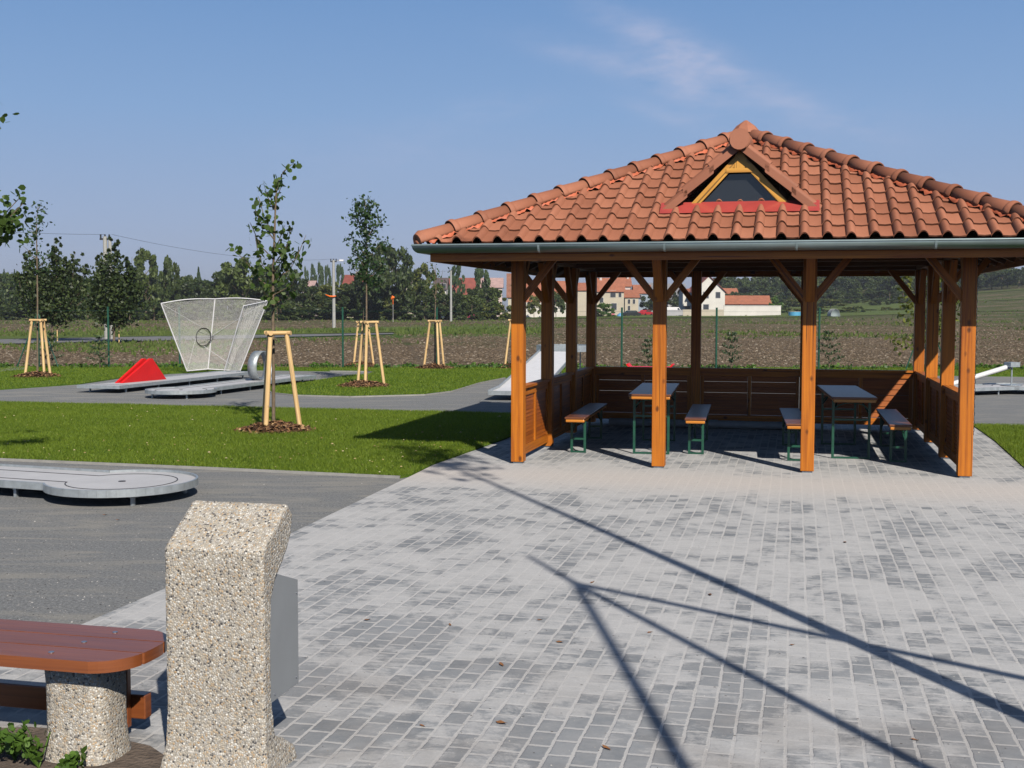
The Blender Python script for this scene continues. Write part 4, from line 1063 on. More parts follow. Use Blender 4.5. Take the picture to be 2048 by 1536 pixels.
# bench
zb4 = .45
e_ = gp(328, 1292, zb4)
bn = empty('park_bench', (e_.x, e_.y, 0), G, label='low bench with rounded reddish-brown plank seat on washed-pebble concrete feet, bottom left', cat='bench')
NB = gp(60, 1240, zb4); dxy = NB-e_; bd = -dxy.x*math.sin(G)*0
SW = .40; LB = 1.9
def bench_side():
    q = gp(150, 1248, zb4); q2 = gp(150, 1338, zb4-.03)
    f = lambda p: -(p.x-e_.x)*math.sin(G)+(p.y-e_.y)*math.cos(G)
    return f(q), f(q2)
bb_, bf_ = bench_side(); SWc = (bb_+bf_)/2; SW = bb_-bf_
pw = SW/3
for k in range(3):
    y0 = bf_+pw*k+.004; y1 = bf_+pw*(k+1)-.004; pts = []
    n_ = 14; rad = SW*.5; ex_ = .19
    def xe(y):
        yy = min(1, abs(y-SWc)/(SW/2)); return -.024-ex_*(1-(1-yy**2.6)**(1/2.2))
    edge = [(xe(y0+(y1-y0)*i/n_), y0+(y1-y0)*i/n_) for i in range(n_+1)]
    pts = [(-LB, y0)]+edge+[(-LB, y1)]
    m_ = MB(); nn = len(pts); v_ = [(x, y, zb4-.045) for x, y in pts]+[(x, y, zb4) for x, y in pts]
    uvt = [(x*1.0, y+k*3) for x, y in pts]
    m_.add(v_, [list(range(nn))[::-1]], [uvt[::-1]]); m_.add(v_, [[i+nn for i in range(nn)]], [uvt])
    m_.add(v_, [[i, (i+1) % nn, (i+1) % nn+nn, i+nn] for i in range(nn)], [[(pts[i][0]+pts[i][1], 9+k), (pts[(i+1) % nn][0]+pts[(i+1) % nn][1], 9+k), (pts[(i+1) % nn][0]+pts[(i+1) % nn][1], 9.045+k), (pts[i][0]+pts[i][1], 9.045+k)] for i in range(nn)])
    pl = m_.build('seat_plank', M['wood_bench'], bn, .006)
    mm = MB(); xx = -.33+.04*(k-1)
    for x in (xx, xx-1.25): mm.tube([(x, (y0+y1)/2, zb4), (x, (y0+y1)/2, zb4+.003)], .011, 10)
    mm.build('bolt', M['bolt'], pl)
for x in (-.31, -1.55):
    mb = MB(); hx_, hy_ = .135, .115; rows_ = []; vs = []; fs = []; n_ = 28
    for z, s_ in ((0, 1.12), (.05, 1.06), (.12, 1.0), (.22, .99), (.32, 1.0), (.40, 1.04)):
        for k in range(n_):
            t_ = 2*math.pi*k/n_; c_, sn = math.cos(t_), math.sin(t_); e2 = .55
            vs.append((x+hx_*s_*math.copysign(abs(c_)**e2, c_), SWc-.02+hy_*s_*math.copysign(abs(sn)**e2, sn), z))
    for r_ in range(5):
        for k in range(n_): fs.append([r_*n_+k, r_*n_+(k+1) % n_, (r_+1)*n_+(k+1) % n_, (r_+1)*n_+k])
    fs.append([5*n_+k for k in range(n_)]); mb.add(vs, fs, None, 0, True)
    ft = mb.build('concrete_foot', M['pebble'], bn); noisy(ft, 2, .004, .012)
MB().beam((-LB+.1, bb_-.02, .14), (-.18, bb_-.02, .14), .05, .10).build('stretcher', M['wood_bench'], bn, .005)
MB().box(-.285, -.240, bb_-.075, bb_-.047, .06, .404).build('stretcher_bracket', M['wood_bench'], bn, .004)
# bare earth bed under the bench
bed = [gl(-3, -9.9), gl(-.0, -9.75), gl(.55, -9.45), gl(1.0, -9.35), gl(1.3, -9.5), gl(1.35, -11), gl(-3, -11)]
sheet('earth_bed', pg([(-400,1480),(60,1462),(170,1470),(300,1500),(345,1530),(330,1600),(-400,1650)]), .018, M['earth'])

# ------------------------------------------------------------------ foliage
def leaves_np(cent, size, n, flat=.0, shape='quad', droop=0):
    """n leaves at positions cent (n,3)"""
    a = RNG.normal(size=(n, 3)); a /= np.linalg.norm(a, axis=1)[:, None]
    if droop: a[:, 2] -= droop; a /= np.linalg.norm(a, axis=1)[:, None]
    b = RNG.normal(size=(n, 3)); b -= (a*b).sum(1)[:, None]*a; b /= np.linalg.norm(b, axis=1)[:, None]
    s = size*(.6+.8*RNG.random(n))[:, None]
    if shape == 'quad':
        V = np.stack([cent-a*s*.5, cent+b*s*.33, cent+a*s*.5, cent-b*s*.33], 1).reshape(-1, 3); return V, np.arange(4*n).reshape(-1, 4)
    V = np.stack([cent-a*s*.5, cent-a*s*.25+b*s*.36, cent+a*s*.15+b*s*.38, cent+a*s*.6, cent+a*s*.15-b*s*.38, cent-a*s*.25-b*s*.36], 1).reshape(-1, 3)
    return V, np.arange(6*n).reshape(-1, 6)
def crown_pts(kind, n, nclump):
    """points in a unit crown: height 0..1, radius ~.5"""
    out = []
    if kind == 'spruce':
        t = RNG.random(n)**.8; r = .5*(1-t)*(.55+.45*np.abs(np.sin(t*30)))*np.sqrt(RNG.random(n))**.5; th = RNG.random(n)*6.283
        return np.c_[r*np.cos(th), r*np.sin(th), .04+.96*t-.25*r*.5]
    cen = []
    for k in range(nclump):
        if kind == 'poplar':
            z = .08+.88*random.random(); rr = .42*math.sin(math.pi*min(1, (z*.92+.06)))**.55
        elif kind == 'bush':
            z = .75*random.random(); rr = .5*math.sqrt(max(0, 1-(z/.95)**2))
        else:
            z = .22+.72*random.random(); rr = .5*math.sqrt(max(0, 1-((z-.52)/.50)**2))
        th = random.random()*6.283; q = rr*(random.random()**.35); cen.append((q*math.cos(th), q*math.sin(th), z, random.uniform(.06, .15)))
    cen = np.array(cen); i = RNG.integers(0, nclump, n); d = RNG.normal(size=(n, 3)); d /= np.linalg.norm(d, axis=1)[:, None]
    rad = cen[i, 3]*RNG.random(n)**.4
    P = cen[i, :3]+d*rad[:, None]*np.array([1, 1, .8 if kind != 'poplar' else .9]); P[:, 2] = np.maximum(P[:, 2], .0)
    return P
PROTO = {}
def proto(kind, mat, idx):
    key = (kind, mat, idx)
    if key in PROTO: return PROTO[key]
    n = {'broad': 5200, 'poplar': 5200, 'bush': 2600, 'spruce': 3600}[kind]; nc = {'broad': 42, 'poplar': 34, 'bush': 26, 'spruce': 1}[kind]
    P = crown_pts(kind, n, nc); V, Qd = leaves_np(P, {'broad': .066, 'poplar': .068, 'bush': .085, 'spruce': .065}[kind], n)
    o = np_mesh('crown', V, Qd, M[mat])
    mb = MB(); mb.tube([(0,0,-.02),(.004,0,.3),(0,.005,.72)], [.022,.015,.004], 7)
    for k in range(7):
        th = random.random()*6.28; z = .25+.07*k; mb.tube([(0,0,z),(.13*math.cos(th), .13*math.sin(th), z+.1),(.24*math.cos(th), .24*math.sin(th), z+.18)], [.008,.005,.002], 4)
    t = mb.build('trunk', M['bark'])
    PROTO[key] = (o.data, t.data)
    bpy.data.objects.remove(o); bpy.data.objects.remove(t); return PROTO[key]
def far_tree(x, y, h, wd, kind, mat, name, label, group, idx=0):
    r = empty(name, (x, y, (tz(x, y) if y > 60 else 0)), random.random()*6.28, label=label, cat='bush' if kind == 'bush' else 'tree', group=group)
    c, t = proto(kind, mat, idx)
    for nm, d in (('crown', c), ('trunk', t)):
        o = bpy.data.objects.new(nm, d); scn.collection.objects.link(o); o.parent = r; o.scale = (wd, wd, h)
    return r
def px_tree(px, ytop, wpx, kind, mat, d, name, label, group, idx=0, scale_h=1):
    p = at(px, ytop, d); zb2 = tz(p.x, d); return far_tree(p.x, d, (p.z-zb2)*scale_h, wpx/F*d*1.25, kind, mat, name, label, group, idx)
TL = 'trees of the wood edge beyond the field'
# distinctive trees on the left wood edge
for (px, yt, wp, kd, mt, d, nm, lab) in [
    (290,505,62,'poplar','leaf_tree',205,'broadleaf_tree','tall light green tree with pale trunk beyond the field, left of the net'),
    (340,518,44,'poplar','leaf_tree',215,'broadleaf_tree','slimmer rounded tree beyond the field, just right of the tall pale-trunked one'),
    (397,536,36,'spruce','needle',225,'spruce_tree','lone pointed spruce in the wood edge above the net cage'),
    (8,540,26,'spruce','needle',215,'spruce_tree','leftmost pointed spruce of the wood edge'),
    (29,541,26,'spruce','needle',218,'spruce_tree','second pointed spruce from the left in the wood edge'),
    (62,545,26,'spruce','needle',214,'spruce_tree','third pointed spruce from the left in the wood edge'),
    (485,518,84,'broad','leaf_tree',190,'broadleaf_tree','dense rounded tree behind the nearest staked sapling'),
    (560,528,80,'broad','leaf_dark',195,'broadleaf_tree','dark rounded tree beyond the field, right behind the nearest staked sapling'),
    (785,488,78,'broad','leaf_dark',190,'broadleaf_tree','tallest dark tree of the wood edge, right of the second staked sapling'),
    (742,512,50,'broad','leaf_dark',196,'broadleaf_tree','dark tree behind the second staked sapling'),
    (852,533,52,'poplar','leaf_yell',200,'broadleaf_tree','yellowish green tree under the left eave corner'),
    (914,524,30,'poplar','leaf_blue',240,'poplar_tree','narrow column poplar just right of a concrete pole, under the left eave'),
    (963,536,36,'poplar','leaf_blue',240,'poplar_tree','shorter column tree between poplar and gabled barn'),
    (612,534,14,'poplar','leaf_blue',330,'poplar_tree','leftmost thin poplar of the distant row'),
    (625,528,17,'poplar','leaf_blue',330,'poplar_tree','second thin poplar of the distant row'),
    (640,525,19,'poplar','leaf_blue',330,'poplar_tree','tallest poplar of the distant row'),
    (655,532,15,'poplar','leaf_blue',330,'poplar_tree','fourth poplar of the distant row, left of the lamp pole'),
    (680,530,19,'poplar','leaf_blue',330,'poplar_tree','last poplar of the distant row, right of the lamp pole')]:
    px_tree(px, yt, wp, kd, mt, d, nm, lab, TL, random.randrange(2))
random.seed(21)
# dense filler of the wood edge
x = -60; k = 0
while x < 1000:
    if x < 430: yt = random.uniform(546, 566); d = random.uniform(205, 235)
    elif x < 600: yt = random.uniform(540, 566); d = random.uniform(195, 215)
    else: yt = random.uniform(562, 585)+(14 if 865 < x < 950 else 0); d = random.uniform(195, 225)
    mt = random.choice(['leaf_dark', 'leaf_tree', 'leaf_dark', 'leaf_yell' if x > 600 else 'leaf_dark'])
    px_tree(x, yt, random.uniform(44, 68), 'broad', mt, d, 'broadleaf_tree', 'broadleaf tree in the closed dark wood edge beyond the field', TL, random.randrange(3)); x += random.uniform(17, 27)
x = -50
while x < 1010:
    px_tree(x, random.uniform(590, 606), random.uniform(36, 62), 'bush', random.choice(['leaf_dark', 'leaf_tree', 'leaf_dark', 'leaf_yell' if x > 600 else 'leaf_tree']), random.uniform(186, 196) if x < 600 else random.uniform(190, 215), 'bush', 'bush at the foot of the dark wood edge beyond the field', 'bushes of the wood edge', random.randrange(3)); x += random.uniform(18, 28)
x = -60
while x < 430:
    px_tree(x, random.uniform(555, 575), 50, 'broad', 'leaf_dark', random.uniform(240, 262), 'broadleaf_tree', 'broadleaf tree in the closed dark wood edge beyond the field', TL, random.randrange(3)); x += 24
# village trees and hill wood on the right
for (px, yt, wp, kd, mt, d, lab) in [
    (1068,590,26,'broad','leaf_yell',250,'small yellowish tree before the white barn wall'),(1112,584,30,'broad','leaf_tree',250,'dark round tree before the white barn wall, between two pavilion posts'),
    (1207,600,44,'bush','leaf_weed',258,'bright green bush in front of the beige house'),(1300,590,34,'broad','leaf_dark',300,'dark tree right of the red car'),
    (1352,582,40,'broad','leaf_dark',310,'dark tree above the white van'),(1550,585,24,'bush','leaf_weed',280,'bright green bush right of the low red-roofed shed'),(1466,583,30,'broad','leaf_dark',330,'dark tree behind the white gabled house')]:
    px_tree(px, yt, wp, kd, mt, d, 'village_tree', lab, 'trees in the village', 0)
HL = 'trees of the wood on the far right hill'
x = 1440
while x < 2130:
    for row in range(2):
        d = 395+row*55+random.uniform(-15, 15); yt = (552 if x > 1560 else 562)-row*10+random.uniform(-9, 9)
        if x > 1900: yt -= 6
        px_tree(x+random.uniform(-9, 9), yt, random.uniform(34, 52), 'broad', random.choice(['leaf_dark','leaf_dark','leaf_tree']), d, 'hill_tree', 'broadleaf tree of the dark wood on the far right hillside', HL, random.randrange(3))
    x += random.uniform(18, 26)
x = 1440
while x < 2140:
    for d_, y_ in ((372, 578), (425, 570), (480, 562)):
        if x < 1900 or d_ > 400: px_tree(x+random.uniform(-8, 8), y_+random.uniform(-8, 6)-(10 if x > 1900 else 0), random.uniform(38, 56), 'bush', random.choice(['leaf_dark','leaf_dark','leaf_tree']), d_+random.uniform(-10, 10), 'hill_bush', 'tall shrub closing the foot of the wood on the far right hillside', 'shrubs at the foot of the hill wood', random.randrange(3))
    x += random.uniform(24, 32)
x = 1470
while x < 2100:
    if not (1650 < x < 1760 and random.random() < .4):
        px_tree(x, random.uniform(588, 606) if x < 1900 else random.uniform(572, 590), random.uniform(26, 46), 'bush', random.choice(['leaf_dark','leaf_tree','leaf_yell']), random.uniform(330, 375) if x < 1900 else 440, 'hill_bush', 'bush of the hedgerow below the hill wood on the right', 'bushes below the hill wood', random.randrange(3))
    x += random.uniform(14, 24)
x = 1490
while x < 1840:
    px_tree(x, random.uniform(608, 618), random.uniform(20, 34), 'bush', random.choice(['leaf_dark','leaf_tree','leaf_yell']), random.uniform(275, 300), 'hedge_bush', 'low bush of the hedgerow at the far edge of the ploughed field, right side', 'bushes at the field end', random.randrange(3)); x += random.uniform(14, 30)

# mid-distance trees on the left road
def mid_tree(px, pyb, ytop, wpx, lab, shoots):
    b = gp(px, pyb); d = b.y; s = d/F
    r = empty('roadside_tree', b, 0, label=lab, cat='tree', group='young trees along the field road')
    H_ = (pyb-ytop)*s; mb = MB(); mb.tube([(0,0,0),(.02,0,H_*.3),(0,.03,H_*.6)], [.07,.06,.03], 8); 
    cen = []
    for (dx, y0, y1) in shoots:
        thin = y1 < 517
        p0 = Vector((dx*.25*s, random.uniform(-.3, .3), (pyb-638)*s)); p1 = Vector((dx*s, random.uniform(-.6, .6), (pyb-y1)*s)); pm = p0.lerp(p1, .5)+Vector((dx*.28*s, 0, 0))
        mb.tube([p0, pm, p1], [.03,.018,.006], 5); n = max(6, int((y0-y1)/3)); p1.x += random.uniform(-.2, .2)
        for q in np.linspace(0, 1, n):
            pp = (p0*(1-q)**2+pm*2*q*(1-q)+p1*q*q); rr = (1.15*math.sin(math.pi*min(1, .18+.82*q))**.9*(1-.35*q)+.08)*min(1, .4+q*2.5)
            rr *= (1-.70*min(1, max(0, (q-.55)/.3))) if thin else (1.15-.25*q); rr *= random.uniform(.5, 1.35); pp = pp+Vector((random.gauss(0, .16), random.gauss(0, .16), 0)); cen.append((*pp, rr))
    mb.build('trunk', M['bark'], r)
    MB().tube([(.25,.05,0),(.25,.05,1.3)], .03, 8).build('stake', M['stake'], r)
    c = np.array(cen); n = 9500; i = RNG.integers(0, len(c), n); d_ = RNG.normal(size=(n, 3)); d_ /= np.linalg.norm(d_, axis=1)[:, None]
    P = c[i, :3]+d_*(c[i, 3]*RNG.random(n)**.5)[:, None]; V, Qd = leaves_np(P, .17, n); np_mesh('crown', V, Qd, M['leaf_dark'], r)
mid_tree(105, 683, 475, 140, 'dark bushy young tree on the field road at the far left', [(-55,640,500),(-30,640,520),(-65,640,548),(0,640,476),(12,640,492),(25,640,520),(42,640,505),(60,640,530),(66,640,560),(-10,640,540),(30,640,560)])
mid_tree(228, 686, 475, 90, 'dark young tree with long upright shoots beside the left utility pole', [(8,640,478),(-28,640,508),(-40,640,562),(40,640,514),(24,640,556),(5,640,548),(-15,640,565),(38,640,575)])

# staked saplings
def sapling(px, py, top, tripod, lab, trunk, branches, leafmat, leaf, nleaf, yrot, shape='hex', rad=.16):
    b = gp(px, py); d = b.y; s = d/F
    def P(x, y, dy=0): q = at(x, y, d+dy); return q-Vector((b.x, b.y, 0))
    r = empty('young_tree', (b.x, b.y, 0), 0, label=lab, cat='tree', group='staked young trees')
    mb = MB(); tp_ = [P(*t) for t in trunk]; tp_[0] = Vector((0, 0, 0)); n = len(tp_)
    mb.tube(tp_, [.028*(1-.8*k/(n-1)) for k in range(n)], 8); segs = [(tp_[k], tp_[k+1]) for k in range(max(1, n-4), n-1)]
    for br_ in branches:
        dy = random.uniform(-.5, .5); pts = [P(x, y, dy*k/(max(1, len(br_)-1))) for k, (x, y) in enumerate(br_)]
        mb.tube(pts, [.012]+[.006]*(len(pts)-2)+[.003], 5); segs += list(zip(pts[:-1], pts[1:]))
    mb.build('trunk', M['bark'], r)
    wl = np.array([(q-p).length for p, q in segs]); i = RNG.choice(len(segs), nleaf, p=wl/wl.sum()); f = RNG.random(nleaf)
    A_ = np.array([tuple(segs[k][0]) for k in i]); B_ = np.array([tuple(segs[k][1]) for k in i])
    C_ = A_+(B_-A_)*f[:, None]+RNG.normal(size=(nleaf, 3))*rad*.5
    V, Qd = leaves_np(C_, leaf, nleaf, shape=shape, droop=.6); np_mesh('crown', V, Qd, M[leafmat], r)
    return r
def stakes(px, py, span_bot, span_top, htop, lab, rot):
    """three pole tripod with cross rail, separate thing; px spans give the radius"""
    b = gp(px, py); s = b.y/F
    r = empty('tree_stakes', (b.x, b.y, 0), rot, label=lab, cat='tree support', group='timber tripods round the young trees')
    R0, R1 = span_bot, span_top
    tops = []
    for k in range(3):
        t = 2*math.pi*k/3+.3; p0 = Vector((R0*math.cos(t), R0*math.sin(t), 0)); p1 = Vector((R1*math.cos(t), R1*math.sin(t), htop)); tops.append(p1)
        MB().tube([p0, p1+(p1-p0)*.02], [.036, .034], 10).build('stake', M['stake'], r)
    for k in range(3):
        p, q = tops[k], tops[(k+1) % 3]; d_ = (q-p).normalized()*.07
        MB().tube([p-d_+Vector((0,0,.01)), q+d_+Vector((0,0,.01))], .033, 10).build('cross_rail', M['stake'], r)
    mb = MB(); mb.tube([tops[0]+Vector((0,0,.02)), Vector((0,0,htop+.04)), tops[1]+Vector((0,0,.02))], .012, 6); mb.build('tie_strap', M['black'], r)
    # mulch mound is a thing of its own
    return r
def mound(px, py, rad, lab):
    b = gp(px, py)
    r = empty('mulch_mound', (b.x, b.y, 0), random.random()*6, label=lab, cat='mulch', group='bark mulch mounds')
    mb = MB(); n = 28; vs = [(0, 0, .13)]; fs = []
    for ri, (rr, hh) in enumerate(((.3, .125), (.6, .085), (.85, .045), (1.05, .015))):
        for k in range(n): t = 2*math.pi*k/n; q = rad*rr*(1+.07*math.sin(3*t+ri)+.03*random.random()); vs.append((q*math.cos(t), q*math.sin(t), hh+random.uniform(-.01, .01)))
    for k in range(n): fs.append([0, 1+k, 1+(k+1) % n])
    for ri in range(3):
        for k in range(n): fs.append([1+ri*n+k, 1+(ri+1)*n+k, 1+(ri+1)*n+(k+1) % n, 1+ri*n+(k+1) % n])
    mb.add(vs, fs, None, 0, True).build('heap', M['mulch'], r)
    n = 1500; t = RNG.random(n)*6.283; q = rad*1.12*np.sqrt(RNG.random(n)); z = .135*(1-(q/rad/1.1)**1.3)+.012*RNG.random(n)+.01
    P = np.c_[q*np.cos(t), q*np.sin(t), z]
    a = RNG.normal(size=(n, 3))*[1, 1, .35]; a /= np.linalg.norm(a, axis=1)[:, None]; b_ = np.cross(a, [0, 0, 1.])+RNG.normal(size=(n, 3))*.3; b_ /= np.linalg.norm(b_, axis=1)[:, None]
    s = (.02+.035*RNG.random(n))[:, None]; V = np.stack([P-a*s-b_*s*.35, P-a*s+b_*s*.35, P+a*s+b_*s*.35, P+a*s-b_*s*.35], 1).reshape(-1, 3)
    o = np_mesh('bark_chips', V, np.arange(4*n).reshape(-1, 4), M['chips'], r); o['kind'] = 'stuff'
# nearest: x547,y862
random.seed(5)
sapling(547, 858, 320, None, 'sapling with large round leaves and a bent top, nearest of the staked young trees',
    [(547,858),(547,760),(546,650),(546,560),(548,500),(550,440),(552,390),(556,365),(566,345)],
    [[(566,345),(578,333),(588,326)],[(550,420),(536,395),(528,370)],[(552,400),(560,380),(563,372)],[(549,480),(525,450),(512,425),(508,408)],[(549,470),(530,440),(519,400),(516,392)],[(548,520),(520,490),(505,455),(500,445)],[(548,530),(575,490),(582,455)],[(548,560),(580,540),(600,500),(612,470)],[(548,555),(525,530),(515,500),(510,470)],[(547,580),(520,560),(490,520),(463,497)],[(548,590),(585,570),(595,545)],[(548,545),(565,520),(575,495)],[(547,600),(530,590),(520,560)],[(547,610),(570,595),(590,580)],[(549,505),(562,470),(570,450)],[(547,570),(560,545),(590,520),(600,500)]],
    'leaf_lime', .080, 470, 0, 'hex', .115)
stakes(553, 862, .34, .155, 1.40, 'pale round-pole tripod with cross rails round the nearest staked sapling', 2.05); mound(548, 864, .52, 'mound of bark chips under the nearest staked sapling')
sapling(733, 770, 395, None, 'feathery-leaved sapling, second nearest of the staked young trees',
    [(733,770),(733,700),(733,620),(733,540),(733,470),(732,430),(730,398)],
    [[(732,470),(715,440),(705,430)],[(732,480),(750,450),(768,440)],[(732,440),(742,420),(748,408)],[(732,520),(755,495),(775,480)],[(732,510),(712,490),(702,475)],[(733,560),(715,540),(700,520)],[(733,560),(755,540),(772,520)],[(732,430),(718,415),(712,404)],[(733,540),(720,520),(708,500)],[(733,580),(750,570),(762,550)]],
    'leaf_fine', .085, 1500, 0, 'quad', .17)
stakes(738, 772, .36, .17, 1.45, 'pale round-pole tripod round the feathery sapling in the middle of the lawn', .1); mound(727, 774, .55, 'mound of bark chips under the feathery sapling')
sapling(870, 737, 520, None, 'thin sparse sapling by the fence, seen below the left eave corner',
    [(870,737),(870,700),(870,640),(871,600),(872,560),(870,530)], [[(871,600),(860,560),(855,545)],[(871,590),(882,560),(886,540)],[(870,545),(862,528),(858,522)]], 'leaf_fine', .08, 110, 0, 'quad', .2)
stakes(871, 737, .36, .17, 1.40, 'pale round-pole tripod with cross rails beside the fence, left of the pavilion', .55); mound(868, 738, .55, 'mound of bark chips by the fence, left of the pavilion')
sapling(75, 752, 405, None, 'thin sapling with a wispy top at the far left, on the back lawn',
    [(75,752),(75,690),(75,600),(74,520),(73,470),(73,440),(76,412)], [[(73,470),(60,460),(55,465)],[(73,450),(82,440),(90,445)],[(75,420),(82,410),(90,415)],[(74,480),(60,470),(52,480)],[(74,520),(55,500),(45,490)],[(74,540),(90,520),(95,500)]], 'leaf_fine', .09, 230, 0, 'quad', .17)
stakes(80, 753, .37, .17, 1.45, 'pale round-pole tripod at the far left of the back lawn', .9); mound(73, 755, .55, 'mound of bark chips at the far left of the back lawn')
sapling(1031, 735, 560, None, 'sapling hidden behind the left front post of the pavilion', [(1031,735),(1031,690),(1031,640),(1031,600),(1031,560)], [[(1031,620),(1036,600),(1038,590)]], 'leaf_fine', .08, 80, 0, 'quad', .12)
stakes(1031, 735, .36, .17, 1.42, 'pale tripod half hidden behind the left front post', .3); mound(1028, 737, .5, 'mound of bark chips half hidden behind the left front post')
sapling(726, 732, 600, None, 'small sapling by the fence, just behind the feathery one', [(726,732),(726,700),(726,660),(727,620)], [[(726,660),(732,640),(735,630)]], 'leaf_fine', .08, 60, 0, 'quad', .15)
stakes(726, 731, .36, .17, 1.35, 'pale tripod at the fence, seen behind the feathery sapling', 1.5); mound(722, 733, .5, 'mound of bark chips at the fence behind the feathery sapling')
# leafy tree behind the right side of the pavilion
sapling(1872, 757, 540, None, 'leafy young tree behind the right posts of the pavilion',
    [(1872,757),(1872,700),(1872,640),(1872,600),(1872,560)], [[(1872,660),(1830,640),(1795,625)],[(1872,640),(1820,610),(1800,600)],[(1872,600),(1820,580),(1812,560)],[(1872,660),(1910,620),(1915,590)],[(1872,690),(1840,680),(1790,690)],[(1872,640),(1900,660),(1905,680)],[(1872,590),(1850,570),(1880,545)],[(1872,640),(1910,600),(1912,570)]], 'leaf_yell', .10, 700, 0, 'hex', .22)

# small pines and plants at the fence
def pine(px, py, h, lab, seed):
    random.seed(seed); b = gp(px, py); r = empty('small_pine', b, 0, label=lab, cat='pine', group='small pines along the fence')
    MB().tube([(0,0,0),(0,0,h)], [.016,.005], 6).build('trunk', M['bark'], r)
    P = []
    for lv in range(5):
        z = h*(.22+.17*lv); n = 7; L_ = h*.38*(1-lv*.17)
        for k in range(n):
            t = random.random()*6.28
            for q in np.linspace(.1, 1, 12): P.append((L_*q*math.cos(t)+random.gauss(0, .02), L_*q*math.sin(t)+random.gauss(0, .02), z+.35*L_*q+random.gauss(0, .02)))
    P = np.array(P); V, Qd = leaves_np(P, .075, len(P)); V = V.reshape(-1, 4, 3); c = V.mean(1, keepdims=True)
    np_mesh('crown', (c+(V-c)*np.array([.75, .75, 1])).reshape(-1, 3), Qd, M['needle'], r)
pine(200, 737, 1.0, 'small pine by the left fence post', 1); pine(104, 735, 1.1, 'small pine beside the left tripod', 2)
pine(1296, 741, .95, 'small pine behind the left middle post of the pavilion', 3); pine(1658, 741, 1.2, 'loose little pine right of the fence post, seen between the right front posts', 4); pine(1462, 741, 1.15, 'small pine with bare stem behind the back wall of the pavilion, middle', 5)
random.seed(9)
def weeds(name, pts, lab, size, nper, hh, mat='leaf_weed'):
    P = []
    for (x, y, r_) in pts:
        for _ in range(nper): 
            t = random.random()*6.28; q = r_*math.sqrt(random.random()); P.append((x+q*math.cos(t), y+q*math.sin(t)*.6, .02+hh*random.random()*(1-q/r_*.6)))
    P = np.array(P); V, Qd = leaves_np(P, size, len(P), shape='hex'); o = np_mesh(name, V, Qd, M[mat]); tag(o, lab, 'weeds', None, 'stuff')
pts = []
for k in range(150):
    px = random.uniform(-20, 2080); b = gp(px, random.uniform(733.5, 738)+(3 if px > 1100 else 0)); pts.append((b.x, b.y, random.uniform(.15, .45)))
weeds('weeds', pts, 'low green weeds and ground cover along the foot of the fence', .08, 26, .15)
# foreground weed bottom-left
def weed_plant(px, py, lab, n, h):
    b = gp(px, py); r = empty('weed_plant', (b.x, b.y, .018), 0, label=lab, cat='weed', group='weeds by the bench'); mb = MB(); P = []
    for k in range(n):
        t = random.random()*6.28; L_ = h*random.uniform(.5, 1); tip = Vector((math.cos(t)*L_*.6, math.sin(t)*L_*.6, L_*random.uniform(.5, .95))); mid = tip*.5+Vector((0, 0, .04))
        mb.tube([(0,0,0), mid, tip], [.0035,.003,.0015], 5)
        for q in np.linspace(.25, 1, 11): pp = mid.lerp(tip, (q-.5)*2) if q > .5 else mid*(q*2); P.append((pp.x+random.gauss(0, .018), pp.y+random.gauss(0, .018), pp.z+random.gauss(0, .012)))
    mb.build('stem', M['leaf_weed'], r); P = np.array(P); V, Qd = leaves_np(P, .027, len(P), shape='hex'); np_mesh('leaves', V, Qd, M['leaf_weed'], r)
weed_plant(30, 1530, 'green leafy weed at the bottom left corner in front of the bench foot', 12, .17); weed_plant(78, 1545, 'weed with upright stalk beside the concrete bench foot', 9, .26); weed_plant(-40, 1500, 'low weed under the bench seat at the left picture edge', 12, .15)
weed_plant(140, 1560, 'small low weed right in front of the concrete bench foot', 7, .07)
# fallen leaves and crumbs on the pavement
lm = basic('dead_leaf', (.22,.10,.04), .8, .4)
lf = None
spots = [(1003,1447),(1003,1330),(845,1452),(1185,1165),(1300,1265),(1120,1285),(768,903),(410,905),(735,1240),(1690,1085),(1585,1290),(1830,1480),(1213,1497),(210,1030),(236,1040),(1080,1240),(1420,1190),(900,1250)]
for k, (px, py) in enumerate(spots):
    b = gp(px, py, .014); s = random.uniform(.012, .022)*(1.6 if k == 0 else 1)
    if lf is None:
        mb = MB(); mb.add([(-1.3,0,.1),(-.5,.45,.35),(.5,.42,.2),(1.4,0,.45),(.5,-.42,.35),(-.5,-.45,.1),(0,0,0)], [[0,1,6],[1,2,6],[2,3,6],[3,4,6],[4,5,6],[5,0,6]]); lf = mb.build('fallen_leaf', lm); o = lf
        tag(o, 'brown curled dead leaf on the pavers near the bottom of the picture', 'leaf', 'dead leaves on the ground')
    else: o = link_copy(lf); o['label'] = 'tiny brown dead leaf or crumb scattered on the paving and gravel'
    o.location = b; o.scale = (s, s, s); o.rotation_euler = (0, 0, random.random()*6)

